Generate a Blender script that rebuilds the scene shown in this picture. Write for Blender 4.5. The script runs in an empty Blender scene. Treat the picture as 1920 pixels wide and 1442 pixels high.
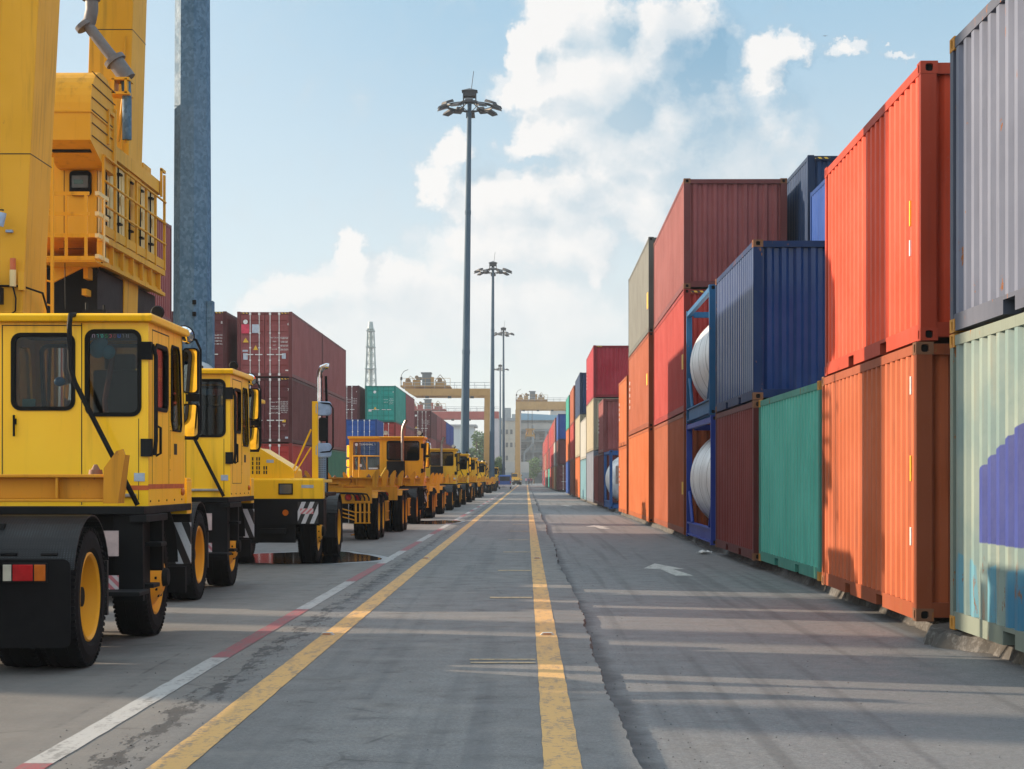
import bpy, bmesh, math, random
from mathutils import Vector, Matrix
R = math.radians
PI = math.pi
random.seed(7)
scene = bpy.context.scene
COL = scene.collection
FP = 3500.0            # focal length in pixels of the 1920 px wide photograph
EYE = 1.42
SUN_EL = 16.0
SUN_AZ_LEFT = 18.0     # degrees ahead of straight left

# ------------------------------------------------------------------ mesh building
class MB:
    def __init__(s):
        s.v = []; s.f = []; s.m = []; s.sm = []
    def add(s, vs, fs, mat=0, smooth=False):
        o = len(s.v); s.v += [tuple(p) for p in vs]
        for f in fs:
            s.f.append([i + o for i in f]); s.m.append(mat); s.sm.append(smooth)
        return s
    def box(s, x0, x1, y0, y1, z0, z1, mat=0):
        if x0 > x1: x0, x1 = x1, x0
        if y0 > y1: y0, y1 = y1, y0
        if z0 > z1: z0, z1 = z1, z0
        v = [(x0,y0,z0),(x1,y0,z0),(x1,y1,z0),(x0,y1,z0),(x0,y0,z1),(x1,y0,z1),(x1,y1,z1),(x0,y1,z1)]
        return s.add(v, [(3,2,1,0),(4,5,6,7),(0,1,5,4),(1,2,6,5),(2,3,7,6),(3,0,4,7)], mat)
    def obox(s, c, size, rot, mat=0):
        """box centred at c turned by Euler rot"""
        M = Matrix.Translation(c) @ __import__('mathutils').Euler(rot).to_matrix().to_4x4()
        hx, hy, hz = [a / 2 for a in size]
        v = [M @ Vector(p) for p in [(-hx,-hy,-hz),(hx,-hy,-hz),(hx,hy,-hz),(-hx,hy,-hz),(-hx,-hy,hz),(hx,-hy,hz),(hx,hy,hz),(-hx,hy,hz)]]
        return s.add(v, [(3,2,1,0),(4,5,6,7),(0,1,5,4),(1,2,6,5),(2,3,7,6),(3,0,4,7)], mat)
    def prism(s, pts, a, b, axis='x', mat=0, smooth=False):
        """pts: closed 2-D outline; extruded from a to b along axis. x:(y,z) y:(x,z) z:(x,y)"""
        def P(p, t):
            return {'x': (t, p[0], p[1]), 'y': (p[0], t, p[1]), 'z': (p[0], p[1], t)}[axis]
        n = len(pts)
        v = [P(p, a) for p in pts] + [P(p, b) for p in pts]
        caps = [tuple(range(n))[::-1], tuple(range(n, 2*n))]; sides = [(i, (i+1) % n, n+(i+1) % n, n+i) for i in range(n)]
        if smooth: s.add(v, caps, mat, False); s.add(v, sides, mat, True)
        else: s.add(v, caps + sides, mat, False)
        return s
    def cyl(s, p0, p1, r0, r1=None, n=16, mat=0, caps=True, smooth=True):
        r1 = r0 if r1 is None else r1
        p0 = Vector(p0); p1 = Vector(p1); d = (p1 - p0).normalized()
        a = Vector((0,0,1)) if abs(d.z) < .9 else Vector((1,0,0))
        u = d.cross(a).normalized(); w = d.cross(u)
        v = []
        for p, r in ((p0, r0), (p1, r1)):
            for i in range(n):
                t = 2*PI*i/n
                v.append(p + (u*math.cos(t) + w*math.sin(t))*r)
        s.add(v, [(i, (i+1) % n, n+(i+1) % n, n+i) for i in range(n)], mat, smooth)
        if caps: s.add(v, [tuple(range(n))[::-1], tuple(range(n, 2*n))], mat, False)
        return s
    def tube(s, path, r, n=8, mat=0):
        path = [Vector(p) for p in path]; N = len(path); rings = []
        prev = None
        for i, p in enumerate(path):
            d = ((path[min(i+1, N-1)] - path[max(i-1, 0)])).normalized()
            if prev is None:
                a = Vector((0,0,1)) if abs(d.z) < .9 else Vector((1,0,0))
                u = d.cross(a).normalized()
            else:
                u = (prev - d*prev.dot(d)).normalized()
            prev = u; w = d.cross(u)
            rr = r[i] if isinstance(r, (list, tuple)) else r
            rings.append([p + (u*math.cos(2*PI*k/n) + w*math.sin(2*PI*k/n))*rr for k in range(n)])
        v = [q for ring in rings for q in ring]
        f = [(i*n+k, i*n+(k+1) % n, (i+1)*n+(k+1) % n, (i+1)*n+k) for i in range(N-1) for k in range(n)]
        s.add(v, f, mat, True)
        s.add(v, [tuple(range(n))[::-1], tuple(range((N-1)*n, N*n))], mat, False)
        return s
    def lathe(s, prof, c, axis='x', n=32, mat=0, smooth=True, mats=None):
        """prof: list of (offset along axis, radius)"""
        v = []
        for (o, r) in prof:
            for i in range(n):
                t = 2*PI*i/n
                a, b = r*math.cos(t), r*math.sin(t)
                v.append({'x': (c[0]+o, c[1]+a, c[2]+b), 'y': (c[0]+a, c[1]+o, c[2]+b), 'z': (c[0]+a, c[1]+b, c[2]+o)}[axis])
        for j in range(len(prof)-1):
            s.add(v, [(j*n+i, j*n+(i+1) % n, (j+1)*n+(i+1) % n, (j+1)*n+i) for i in range(n)], mats[j] if mats else mat, smooth)
        return s
    def ball(s, c, r, nu=14, nv=8, mat=0, sc=(1,1,1)):
        v = []
        for j in range(nv+1):
            ph = PI*j/nv
            for i in range(nu):
                t = 2*PI*i/nu
                v.append((c[0]+r*sc[0]*math.sin(ph)*math.cos(t), c[1]+r*sc[1]*math.sin(ph)*math.sin(t), c[2]+r*sc[2]*math.cos(ph)))
        s.add(v, [(j*nu+i, j*nu+(i+1) % nu, (j+1)*nu+(i+1) % nu, (j+1)*nu+i) for j in range(nv) for i in range(nu)], mat, True)
        return s
    def mesh(s, name, mats):
        me = bpy.data.meshes.new(name)
        me.from_pydata(s.v, [], s.f)
        for i, p in enumerate(me.polygons):
            p.material_index = s.m[i]; p.use_smooth = s.sm[i]
        bm = bmesh.new(); bm.from_mesh(me)
        bmesh.ops.recalc_face_normals(bm, faces=bm.faces)
        bm.to_mesh(me); bm.free()
        for m in (mats if isinstance(mats, (list, tuple)) else [mats]): me.materials.append(m)
        me.update()
        return me
    def build(s, name, mats, parent=None, bevel=0, loc=None):
        o = bpy.data.objects.new(name, s.mesh(name, mats)); COL.objects.link(o)
        if parent is not None: o.parent = parent
        if loc: o.location = loc
        if bevel:
            b = o.modifiers.new('bevel', 'BEVEL'); b.width = bevel; b.segments = 2; b.limit_method = 'ANGLE'; b.angle_limit = R(40)
        return o

def rrect(u0, u1, v0, v1, r, k=5):
    pts = []
    for (cu, cv, a0) in ((u1-r, v1-r, 0), (u0+r, v1-r, 90), (u0+r, v0+r, 180), (u1-r, v0+r, 270)):
        for i in range(k+1):
            t = R(a0 + 90*i/k); pts.append((cu + r*math.cos(t), cv + r*math.sin(t)))
    return pts      # starts top right, goes counter-clockwise

def holed(mb, mapf, u0, u1, v0, v1, hole, r, t, k=5, mat=0):
    """wall cell with one rounded hole, thickness t; mapf(u, v, d) gives the point"""
    inner = rrect(*hole, r, k); oc = [(u1, v1), (u0, v1), (u0, v0), (u1, v0)]
    n = len(inner)
    for d in (0, t):
        vs = [mapf(p[0], p[1], d) for p in inner] + [mapf(p[0], p[1], d) for p in oc]
        fs = []
        for c in range(4):
            for i in range(k): fs.append((n+c, c*(k+1)+i, c*(k+1)+i+1))
            fs.append((n+c, c*(k+1)+k, ((c+1) % 4)*(k+1), n+(c+1) % 4))
        mb.add(vs, fs, mat)
    vs = [mapf(p[0], p[1], 0) for p in inner] + [mapf(p[0], p[1], t) for p in inner]
    mb.add(vs, [(i, (i+1) % n, n+(i+1) % n, n+i) for i in range(n)], mat)
    vs = [mapf(p[0], p[1], 0) for p in oc] + [mapf(p[0], p[1], t) for p in oc]
    mb.add(vs, [(i, (i+1) % 4, 4+(i+1) % 4, 4+i) for i in range(4)], mat)

def ring(mb, mapf, rect, r, wd, d0, d1, k=5, mat=0):
    """rounded frame: inner edge = rect shrunk by wd, outer = rect grown a little"""
    e = .012
    a = rrect(rect[0]-e, rect[1]+e, rect[2]-e, rect[3]+e, r+e, k)
    b = rrect(rect[0]+wd, rect[1]-wd, rect[2]+wd, rect[3]-wd, max(r-wd, .01), k)
    n = len(a)
    vs = [mapf(p[0], p[1], d0) for p in a] + [mapf(p[0], p[1], d0) for p in b] + [mapf(p[0], p[1], d1) for p in a] + [mapf(p[0], p[1], d1) for p in b]
    fs = []
    for i in range(n):
        j = (i+1) % n
        fs += [(i, j, n+j, n+i), (2*n+i, 3*n+i, 3*n+j, 2*n+j), (i, 2*n+i, 2*n+j, j), (n+i, n+j, 3*n+j, 3*n+i)]
    mb.add(vs, fs, mat)

def pane(mb, mapf, rect, r, d, k=5, mat=0, t=.006):
    p = rrect(*rect, r, k); n = len(p)
    vs = [mapf(a[0], a[1], d) for a in p] + [mapf(a[0], a[1], d+t) for a in p]
    mb.add(vs, [tuple(range(n)), tuple(range(n, 2*n))[::-1]] + [(i, (i+1) % n, n+(i+1) % n, n+i) for i in range(n)], mat)

# ------------------------------------------------------------------ objects
def thing(name, label, cat, loc=(0,0,0), rz=0, group=None):
    o = bpy.data.objects.new(name, None); COL.objects.link(o)
    o.location = loc; o.rotation_euler = (0, 0, rz); o.empty_display_size = .3
    o['label'] = label; o['category'] = cat
    if group: o['group'] = group
    return o
def tag(o, label=None, cat=None, group=None, kind=None):
    if label: o['label'] = label
    if cat: o['category'] = cat
    if group: o['group'] = group
    if kind: o['kind'] = kind
    return o
def copy_tree(o, parent=None, allobs=None):
    if allobs is None: allobs = list(bpy.data.objects)
    c = o.copy(); COL.objects.link(c)
    if parent is not None: c.parent = parent
    for ch in [x for x in allobs if x.parent == o]: copy_tree(ch, c, allobs)
    return c
_fc = {}
def text(s, size, mat, parent, M, name='lettering', depth=.0015, font=None):
    """flat lettering as a mesh; M places its local xy plane"""
    key = (s, size, mat.name)
    if key not in _fc:
        cu = bpy.data.curves.new('t', 'FONT'); cu.body = s; cu.size = size; cu.align_x = 'CENTER'; cu.align_y = 'CENTER'; cu.extrude = depth
        ob = bpy.data.objects.new('t', cu); COL.objects.link(ob)
        dg = bpy.context.evaluated_depsgraph_get()
        me = bpy.data.meshes.new_from_object(ob.evaluated_get(dg)); me.name = name
        bpy.data.objects.remove(ob)
        me.materials.clear(); me.materials.append(mat); _fc[key] = me
    o = bpy.data.objects.new(name, _fc[key]); COL.objects.link(o); o.parent = parent; o.matrix_local = M
    return o
def M_back(x, y, z):      # text facing -Y
    return Matrix.Translation((x, y, z)) @ Matrix.Rotation(R(90), 4, 'X')
def M_left(x, y, z):      # text facing -X
    return Matrix.Translation((x, y, z)) @ Matrix.Rotation(R(-90), 4, 'Z') @ Matrix.Rotation(R(90), 4, 'X')

# ------------------------------------------------------------------ materials
class G:
    """small node helper"""
    def __init__(s, nt): s.nt = nt
    def n(s, t, **kw):
        nd = s.nt.nodes.new(t)
        for k, v in kw.items(): setattr(nd, k, v)
        return nd
    def _set(s, sock, v):
        if isinstance(v, bpy.types.NodeSocket): s.nt.links.new(v, sock)
        else:
            if sock.type == 'RGBA' and len(v) == 3: v = (*v, 1)
            sock.default_value = v
    def m(s, op, a, b=None, c=None, clamp=False):
        nd = s.n('ShaderNodeMath', operation=op); nd.use_clamp = clamp
        for i, v in enumerate((a, b, c)):
            if v is not None: s._set(nd.inputs[i], v)
        return nd.outputs[0]
    def vm(s, op, a, b=None):
        nd = s.n('ShaderNodeVectorMath', operation=op)
        s._set(nd.inputs[0], a)
        if b is not None: s._set(nd.inputs[1], b)
        return nd.outputs[0] if op not in ('LENGTH', 'DOT_PRODUCT') else nd.outputs[1]
    def mix(s, f, a, b, mode='MIX'):
        nd = s.n('ShaderNodeMix', data_type='RGBA', blend_type=mode)
        s._set(nd.inputs[0], f); s._set(nd.inputs[6], a); s._set(nd.inputs[7], b)
        return nd.outputs[2]
    def noise(s, vec, scale, detail=4, rough=.55, dist=0):
        nd = s.n('ShaderNodeTexNoise'); s._set(nd.inputs['Vector'], vec)
        nd.inputs['Scale'].default_value = scale; nd.inputs['Detail'].default_value = detail
        nd.inputs['Roughness'].default_value = rough; nd.inputs['Distortion'].default_value = dist
        return nd.outputs[0]
    def map(s, vec, scale=(1,1,1), loc=(0,0,0)):
        nd = s.n('ShaderNodeMapping'); s._set(nd.inputs[0], vec); nd.inputs[3].default_value = scale; nd.inputs[1].default_value = loc
        return nd.outputs[0]
    def ramp(s, v, lo, hi, a=0., b=1., smooth=True):
        nd = s.n('ShaderNodeMapRange'); nd.interpolation_type = 'SMOOTHSTEP' if smooth else 'LINEAR'
        s._set(nd.inputs[0], v); s._set(nd.inputs[1], lo); s._set(nd.inputs[2], hi); s._set(nd.inputs[3], a); s._set(nd.inputs[4], b)
        return nd.outputs[0]
    def xyz(s, vec):
        nd = s.n('ShaderNodeSeparateXYZ'); s._set(nd.inputs[0], vec); return nd.outputs
    def box(s, v, lo, hi, e=.004):
        return s.m('MULTIPLY', s.ramp(v, lo-e, lo+e), s.ramp(v, hi-e, hi+e, 1., 0.))
    def bump(s, h, strength=.3, dist=.01):
        nd = s.n('ShaderNodeBump'); nd.inputs['Strength'].default_value = strength; nd.inputs['Distance'].default_value = dist
        s._set(nd.inputs['Height'], h); return nd.outputs[0]

def newmat(name):
    m = bpy.data.materials.new(name); m.use_nodes = True
    nt = m.node_tree; g = G(nt)
    b = [n for n in nt.nodes if n.type == 'BSDF_PRINCIPLED'][0]
    return m, g, b
def coords(g, rnd=True):
    tc = g.n('ShaderNodeTexCoord').outputs['Object']
    if not rnd: return tc
    oi = g.n('ShaderNodeObjectInfo').outputs['Random']
    cx = g.n('ShaderNodeCombineXYZ')
    for i in range(3): g._set(cx.inputs[i], g.m('MULTIPLY', oi, 37.0 + i*11))
    return g.vm('ADD', tc, cx.outputs[0])
_pc = {}
def paint(name, rgb, rough=.45, grime=.25, rust=0., metal=0., dent=.15, fade=0.0, coat=0.):
    """painted steel: tone drift, vertical streaks of dirt, rust chips"""
    if name in _pc: return _pc[name]
    m, g, b = newmat(name)
    P = coords(g)
    big = g.noise(P, .9, 3); mid = g.noise(P, 5, 5, .6)
    st = g.noise(g.map(P, (7, 7, .45)), 1.4, 5, .6)
    c = g.mix(g.ramp(big, .3, .7, 0, .35 + fade), rgb, [min(1, x*1.25+.03) for x in rgb])
    dk = g.m('MULTIPLY', g.ramp(st, .5, .78), grime)
    c = g.mix(dk, c, [x*.35+.012 for x in rgb])
    lt = g.m('MULTIPLY', g.ramp(g.noise(P, 14, 6, .7), .62, .8), grime*.8)
    c = g.mix(lt, c, [x*.7+(.14 if max(rgb) > .05 else .01) for x in rgb])
    ro = g.m('ADD', rough, g.m('MULTIPLY', mid, .15))
    if rust > 0:
        rn = g.noise(g.map(P, (3, 3, 1.2)), 2.6, 8, .68)
        rm = g.ramp(rn, .715 - rust*.24, .76 - rust*.24)
        rc = g.mix(mid, (.16, .055, .018), (.33, .13, .045))
        c = g.mix(rm, c, rc); ro = g.m('MAXIMUM', ro, g.m('MULTIPLY', rm, .85))
    g._set(b.inputs['Base Color'], c); g._set(b.inputs['Roughness'], ro)
    b.inputs['Metallic'].default_value = metal; b.inputs['Specular IOR Level'].default_value = .17
    if coat: b.inputs['Coat Weight'].default_value = coat; b.inputs['Coat Roughness'].default_value = .12
    if dent: g._set(b.inputs['Normal'], g.bump(g.m('ADD', g.noise(P, 2.2, 3), g.m('MULTIPLY', mid, .3)), dent, .02))
    _pc[name] = m
    return m
def plain(name, rgb, rough=.5, metal=0., emit=None):
    if name in _pc: return _pc[name]
    m, g, b = newmat(name)
    P = coords(g); n = g.noise(P, 9, 5, .6)
    g._set(b.inputs['Base Color'], g.mix(g.ramp(n, .3, .75), rgb, [x*.72 for x in rgb]))
    g._set(b.inputs['Roughness'], g.m('ADD', rough-.06, g.m('MULTIPLY', n, .12)))
    b.inputs['Metallic'].default_value = metal
    _pc[name] = m
    return m
def glass(name, tint=(.02,.022,.022), see=.5):
    m, g, b = newmat(name)
    nt = m.node_tree
    gl = g.n('ShaderNodeBsdfGlossy'); gl.inputs['Roughness'].default_value = .03; gl.inputs[0].default_value = (.9,.95,1,1)
    tr = g.n('ShaderNodeBsdfTransparent'); tr.inputs[0].default_value = (see, see*1.02, see, 1)
    fr = g.n('ShaderNodeFresnel'); fr.inputs[0].default_value = 1.5
    mx = g.n('ShaderNodeMixShader')
    nt.links.new(g.m('MULTIPLY', fr.outputs[0], .40), mx.inputs[0]); nt.links.new(tr.outputs[0], mx.inputs[1]); nt.links.new(gl.outputs[0], mx.inputs[2])
    out = [n for n in nt.nodes if n.type == 'OUTPUT_MATERIAL'][0]
    nt.links.new(mx.outputs[0], out.inputs[0]); nt.nodes.remove(b)
    return m
EXPO = 1.0; SUN_E = 5.0; SKYMIX = .12; HAZE = .0003; BACKGAIN=.9
YEL = paint('cab_yellow_paint', (.96, .50, .008), .38, .42, 0, dent=.05, coat=.25)
YEL2 = paint('cab_orange_yellow_paint', (.74, .34, .010), .4, .3, .12, dent=.08, coat=.1)
ORA = paint('chassis_orange_paint', (.56, .23, .012), .5, .5, .35, dent=.1)
CRN = paint('crane_yellow_paint', (.62, .30, .014), .5, .5, .08, dent=.06)
CRM = paint('crane_cream_panel', (.66, .50, .24), .5, .25, .05)
BLK = paint('black_chassis_paint', (.005, .0055, .0065), .5, .1, 0, dent=.1)
BLK.node_tree.nodes['Principled BSDF'].inputs['Specular IOR Level'].default_value = .07
RUB = plain('black_rubber', (.007, .007, .008), .8); RUB.node_tree.nodes['Principled BSDF'].inputs['Specular IOR Level'].default_value = .15
TRM = plain('black_window_rubber', (.006, .006, .006), .6); TRM.node_tree.nodes['Principled BSDF'].inputs['Specular IOR Level'].default_value = .1
STL = plain('dull_steel', (.35, .35, .36), .35, .9)
CHR = plain('chrome', (.75, .76, .78), .12, 1.)
RIM = paint('rim_yellow_paint', (.70, .30, .012), .4, .25, .1)
WHT = plain('white_paint', (.72, .72, .70), .5)
REDL = plain('red_lens', (.45, .008, .012), .2)
AMBL = plain('amber_lens', (.55, .13, .01), .2)
CLRL = plain('clear_lens', (.55, .52, .42), .2)
SEAM = plain('dark_seam', (.02, .014, .006), .8)
ORST = plain('orange_stripe_paint', (.55, .10, .012), .45)
SEAT = plain('dark_seat_fabric', (.008, .008, .010), .9); SEAT.node_tree.nodes['Principled BSDF'].inputs['Specular IOR Level'].default_value = .1
MIR = plain('mirror_glass', (.85, .87, .9), .02, 1.)
GREYG = plain('pale_grey_mirror_back', (.30, .40, .56), .5)
GLS = glass('cab_glass', see=.60)
HAZY = plain('yellow_warning_paint', (.75, .42, .02), .5)
GALV = None
def galvanised():
    m, g, b = newmat('galvanised_steel')
    P = coords(g, False)
    v = g.n('ShaderNodeTexVoronoi'); g._set(v.inputs['Vector'], g.map(P, (1, 1, .8))); v.inputs['Scale'].default_value = 28
    n = g.noise(P, 6, 6, .65); bg = g.noise(g.map(P, (1, 1, .3)), 1.2, 3)
    c = g.mix(g.ramp(v.outputs['Color'], .1, .9), (.06, .125, .20), (.11, .20, .30))
    c = g.mix(g.ramp(n, .4, .7, 0, .55), c, (.05, .11, .18))
    c = g.mix(g.ramp(bg, .4, .7, 0, .35), c, (.16, .23, .30))
    g._set(b.inputs['Base Color'], c); g._set(b.inputs['Roughness'], g.ramp(n, .2, .8, .55, .75)); b.inputs['Metallic'].default_value = 0.
    return m
GALV = galvanised(); GALV.node_tree.nodes['Principled BSDF'].inputs['Specular IOR Level'].default_value = .12
MAST = paint('mast_grey_blue', (.045, .085, .125), .6, .2)
LAMPD = plain('lamp_housing_dark', (.012, .015, .022), .6)
LENSD = plain('unlit_lamp_glass', (.06, .07, .09), .3)
EXH = plain('dull_exhaust_steel', (.30, .27, .24), .38, .8)
CRNF = paint('hazed_crane_paint', (.36, .205, .065), .6, .4)  # duller copy of the crane yellow, with distance haze put into its colour
YELF = paint('far_cab_yellow_paint', (.68, .36, .02), .45, .3, .05)
def tread():
    m, g, b = newmat('black_tread_plate')
    P = coords(g, False)
    o = g.xyz(g.map(P, (1, 1, 1)))
    a = g.m('SINE', g.m('MULTIPLY', g.m('ADD', o[0], g.m('ADD', o[1], o[2])), 150.))
    c = g.m('SINE', g.m('MULTIPLY', g.m('SUBTRACT', o[0], g.m('ADD', o[1], o[2])), 150.))
    h = g.ramp(g.m('MULTIPLY', a, c), .25, .7)
    n = g.noise(P, 5, 6, .7)
    g._set(b.inputs['Base Color'], g.mix(g.m('MULTIPLY', h, g.ramp(n, .45, .7)), (.006, .007, .009), (.045, .06, .07)))
    b.inputs['Roughness'].default_value = .45; b.inputs['Specular IOR Level'].default_value = .25
    g._set(b.inputs['Normal'], g.bump(h, .6, .006))
    return m
TREAD = tread()
def chevron():
    m, g, b = newmat('black_white_chevron_plate')
    o = g.xyz(coords(g, False))
    t = g.m('FRACT', g.m('MULTIPLY', g.m('ADD', o[0], g.m('MULTIPLY', o[2], .42)), 7.))
    n = g.noise(coords(g, False), 30, 5, .7)
    c = g.mix(g.m('MULTIPLY', g.ramp(t, .48, .52), g.ramp(n, .3, .45, .6, 1.)), (.012, .013, .015), (.55, .56, .58))
    g._set(b.inputs['Base Color'], c); b.inputs['Roughness'].default_value = .35
    return m
CHEV = chevron()
def hazard():
    m, g, b = newmat('yellow_black_hazard_tape')
    o = g.xyz(coords(g, False))
    t = g.m('FRACT', g.m('MULTIPLY', g.m('ADD', o[0], o[2]), 7.))
    g._set(b.inputs['Base Color'], g.mix(g.ramp(t, .48, .52), (.7, .42, .02), (.015, .015, .015)))
    b.inputs['Roughness'].default_value = .5
    return m
HAZ = hazard()
def redwhite():
    m, g, b = newmat('red_white_reflector')
    o = g.xyz(coords(g, False))
    t = g.m('FRACT', g.m('MULTIPLY', g.m('ADD', o[0], o[2]), 12.))
    g._set(b.inputs['Base Color'], g.mix(g.ramp(t, .48, .52), (.62, .55, .55), (.55, .18, .2)))
    b.inputs['Roughness'].default_value = .3
    return m
RWR = redwhite()
def holes():
    m, g, b = newmat('perforated_grey_guard')
    o = g.xyz(coords(g, False))
    a = g.m('SINE', g.m('MULTIPLY', g.m('ADD', o[0], o[2]), 95.)); c = g.m('SINE', g.m('MULTIPLY', g.m('SUBTRACT', o[0], o[2]), 95.))
    h = g.ramp(g.m('MULTIPLY', a, c), .35, .5)
    g._set(b.inputs['Base Color'], g.mix(h, (.22, .28, .36), (.015, .015, .02))); b.inputs['Roughness'].default_value = .5
    return m
PERF = holes()

# ---- container colours
CC = {
 'brown_orange': (.50, .135, .050), 'red_orange': (.60, .085, .035), 'teal': (.10, .40, .33), 'maroon': (.185, .032, .030),
 'blue': (.003, .075, .29), 'orange': (.56, .155, .035), 'rust_orange': (.44, .12, .045), 'dark_maroon': (.125, .028, .032),
 'red': (.50, .055, .045), 'crimson': (.40, .018, .045), 'grey': (.25, .26, .24), 'cream': (.62, .56, .42), 'grey_blue': (.30, .34, .42),
 'sky_blue': (.25, .47, .56), 'white': (.60, .60, .56), 'navy': (.006, .07, .20), 'green': (.055, .20, .13), 'sea_green': (.02, .30, .25),
 'brown': (.20, .06, .035), 'royal_blue': (.008, .15, .60), 'plum': (.21, .062, .062), 'pale_green': (.36, .42, .36), 'slate': (.19, .215, .29), 'tan': (.42, .34, .22),
}
RUSTY = {'pale_green': .5, 'slate': .3, 'brown_orange': .12, 'grey': .2}
DARKEN = {'orange': .66, 'rust_orange': .62, 'red': .62, 'white': .55, 'sky_blue': .5, 'grey_blue': .5, 'sea_green': .8, 'slate': .62, 'brown_orange': .7, 'red_orange': .85, 'grey': .55, 'cream': .5, 'maroon': .75, 'teal': .85, 'sky_blue': .5, 'plum': .95, 'blue': .38, 'navy': .4, 'royal_blue': .4, 'crimson': .7}
_cm = {}
def cmat(c, kind='panel'):
    k = (c, kind)
    if k in _cm: return _cm[k]
    rgb = [x*DARKEN.get(c, .68) for x in CC[c]]; mx_ = max(rgb); rgb = [x*(x/mx_)**.12 for x in rgb]
    if kind == 'panel':
        if c == 'pale_green': m = palegreen()
        else: m = paint('container_%s_paint' % c, rgb, .30 if c == 'blue' else .46, .5 if c in RUSTY else .36, RUSTY.get(c, 0.05), dent=.3, fade=.15, coat=.35 if c == 'blue' else 0)
    else:
        f = .6
        m = paint('container_%s_frame_paint' % c, [x*f for x in rgb], .5, .4, .42 if c in ('brown_orange', 'blue', 'slate', 'pale_green', 'teal') else .12, dent=.1)
    _cm[k] = m
    return m
def palegreen():
    """weathered pale green side wall with an indigo painted mark and patched sky-blue foot"""
    m, g, b = newmat('container_pale_green_marked_paint')
    P = coords(g, False); o = g.xyz(P)
    n = g.noise(P, 1.3, 4); fine = g.noise(P, 16, 7, .7); st = g.noise(g.map(P, (6, 6, .5)), 1.6, 5, .65)
    base = g.mix(g.ramp(n, .35, .65), (.185, .24, .215), (.12, .19, .19))
    base = g.mix(g.m('MULTIPLY', g.ramp(st, .5, .75), .5), base, (.22, .20, .14))
    # local y runs from -3.03 to 3.03; world y = 13.47 + local y ; stepped diagonal of the mark
    y = g.m('ADD', o[1], 13.47); z = g.m('ADD', o[2], .1)
    wob = g.m('MULTIPLY', g.m('SUBTRACT', fine, .5), .02)
    yq = g.m('ADD', y, g.m('MULTIPLY', g.m('SUBTRACT', fine, .5), .08))
    top = g.m('ADD', 1.47, g.m('MULTIPLY', g.m('SUBTRACT', 15.6, yq), .27))
    mk = g.m('MULTIPLY', g.ramp(g.m('SUBTRACT', top, g.m('ADD', z, wob)), -.006, .006), g.ramp(g.m('ADD', z, wob), .885, .90))
    mk = g.m('MULTIPLY', mk, g.ramp(y, 15.60, 15.61, 1, 0))
    base = g.mix(mk, base, g.mix(g.ramp(n, .3, .7), (.012, .026, .17), (.018, .036, .20)))
    pz = g.m('ADD', z, g.m('MULTIPLY', g.m('SUBTRACT', g.noise(g.map(P, (1, 2.2, .4)), 1.5, 2), .5), .5))
    low = g.m('MULTIPLY', g.ramp(pz, .70, .73, 1, 0), g.ramp(g.noise(g.map(P, (1, 3.2, .25)), 1.1, 2), .47, .5))
    base = g.mix(low, base, (.075, .22, .29))
    deep = g.m('MULTIPLY', g.ramp(pz, .80, .5), g.ramp(y, 14.75, 14.5))
    base = g.mix(deep, base, (.015, .13, .23))
    rn = g.noise(g.map(P, (3, 5.5, 1.0)), 2.6, 9, .75)
    rm = g.m('MULTIPLY', g.ramp(rn, .585, .62), g.ramp(z, 1.0, .55))
    run = g.m('MULTIPLY', g.ramp(g.noise(g.map(P, (1, 9, .35)), 2.2, 4, .6), .56, .70), g.ramp(z, 1.1, .4)); base = g.mix(g.m('MULTIPLY', run, .6), base, (.20, .10, .05))
    base = g.mix(rm, base, g.mix(fine, (.07, .028, .012), (.22, .10, .045)))
    g._set(b.inputs['Base Color'], base); b.inputs['Roughness'].default_value = .5
    g._set(b.inputs['Normal'], g.bump(g.noise(P, 2.4, 4), .25, .03))
    return m
W = 2.438
_mc = {}
def cached(key, fn, name, mats):
    if key not in _mc: _mc[key] = fn().mesh(name, mats)
    return _mc[key]
def put(name, me, parent, label=None):
    o = bpy.data.objects.new(name, me); COL.objects.link(o); o.parent = parent
    if label: o['label'] = label
    return o

def corr(u0, u1, period, depth, frac=.34):
    """trapezoid wave: list of (u, depth) across u0..u1; 0 = outer"""
    n = max(1, round((u1-u0)/period)); p = (u1-u0)/n; a = p*frac; sl = (p - 2*a)/2
    pts = [(u0, depth)]
    for i in range(n):
        b = u0 + i*p
        pts += [(b+a/2, depth), (b+a/2+sl, 0), (b+a/2+sl+a, 0), (b+a/2+2*sl+a, depth)]
    pts.append((u1, depth))
    return pts
def side_mesh(L, H, sgn):
    mb = MB(); pts = corr(-L/2+.11, L/2-.11, .276, .045)
    x = lambda d: sgn*(W/2 - .012 - d)
    v = []; n = len(pts)
    for (u, d) in pts: v += [(x(d), u, .15), (x(d), u, H-.1)]
    for (u, d) in pts: v += [(x(d+.03), u, .15), (x(d+.03), u, H-.1)]
    f = [(2*i, 2*i+2, 2*i+3, 2*i+1) for i in range(n-1)]
    f += [(2*n+2*i, 2*n+2*i+1, 2*n+2*i+3, 2*n+2*i+2) for i in range(n-1)]
    return mb.add(v, f)
def end_mesh(L, H, sgn):
    mb = MB(); pts = corr(-W/2+.15, W/2-.15, .246, .046, .3)
    y = lambda d: sgn*(L/2 - .05 - d)
    v = []; n = len(pts)
    for (u, d) in pts: v += [(u, y(d), .15), (u, y(d), H-.1)]
    return mb.add(v, [(2*i, 2*i+2, 2*i+3, 2*i+1) for i in range(n-1)])
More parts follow.
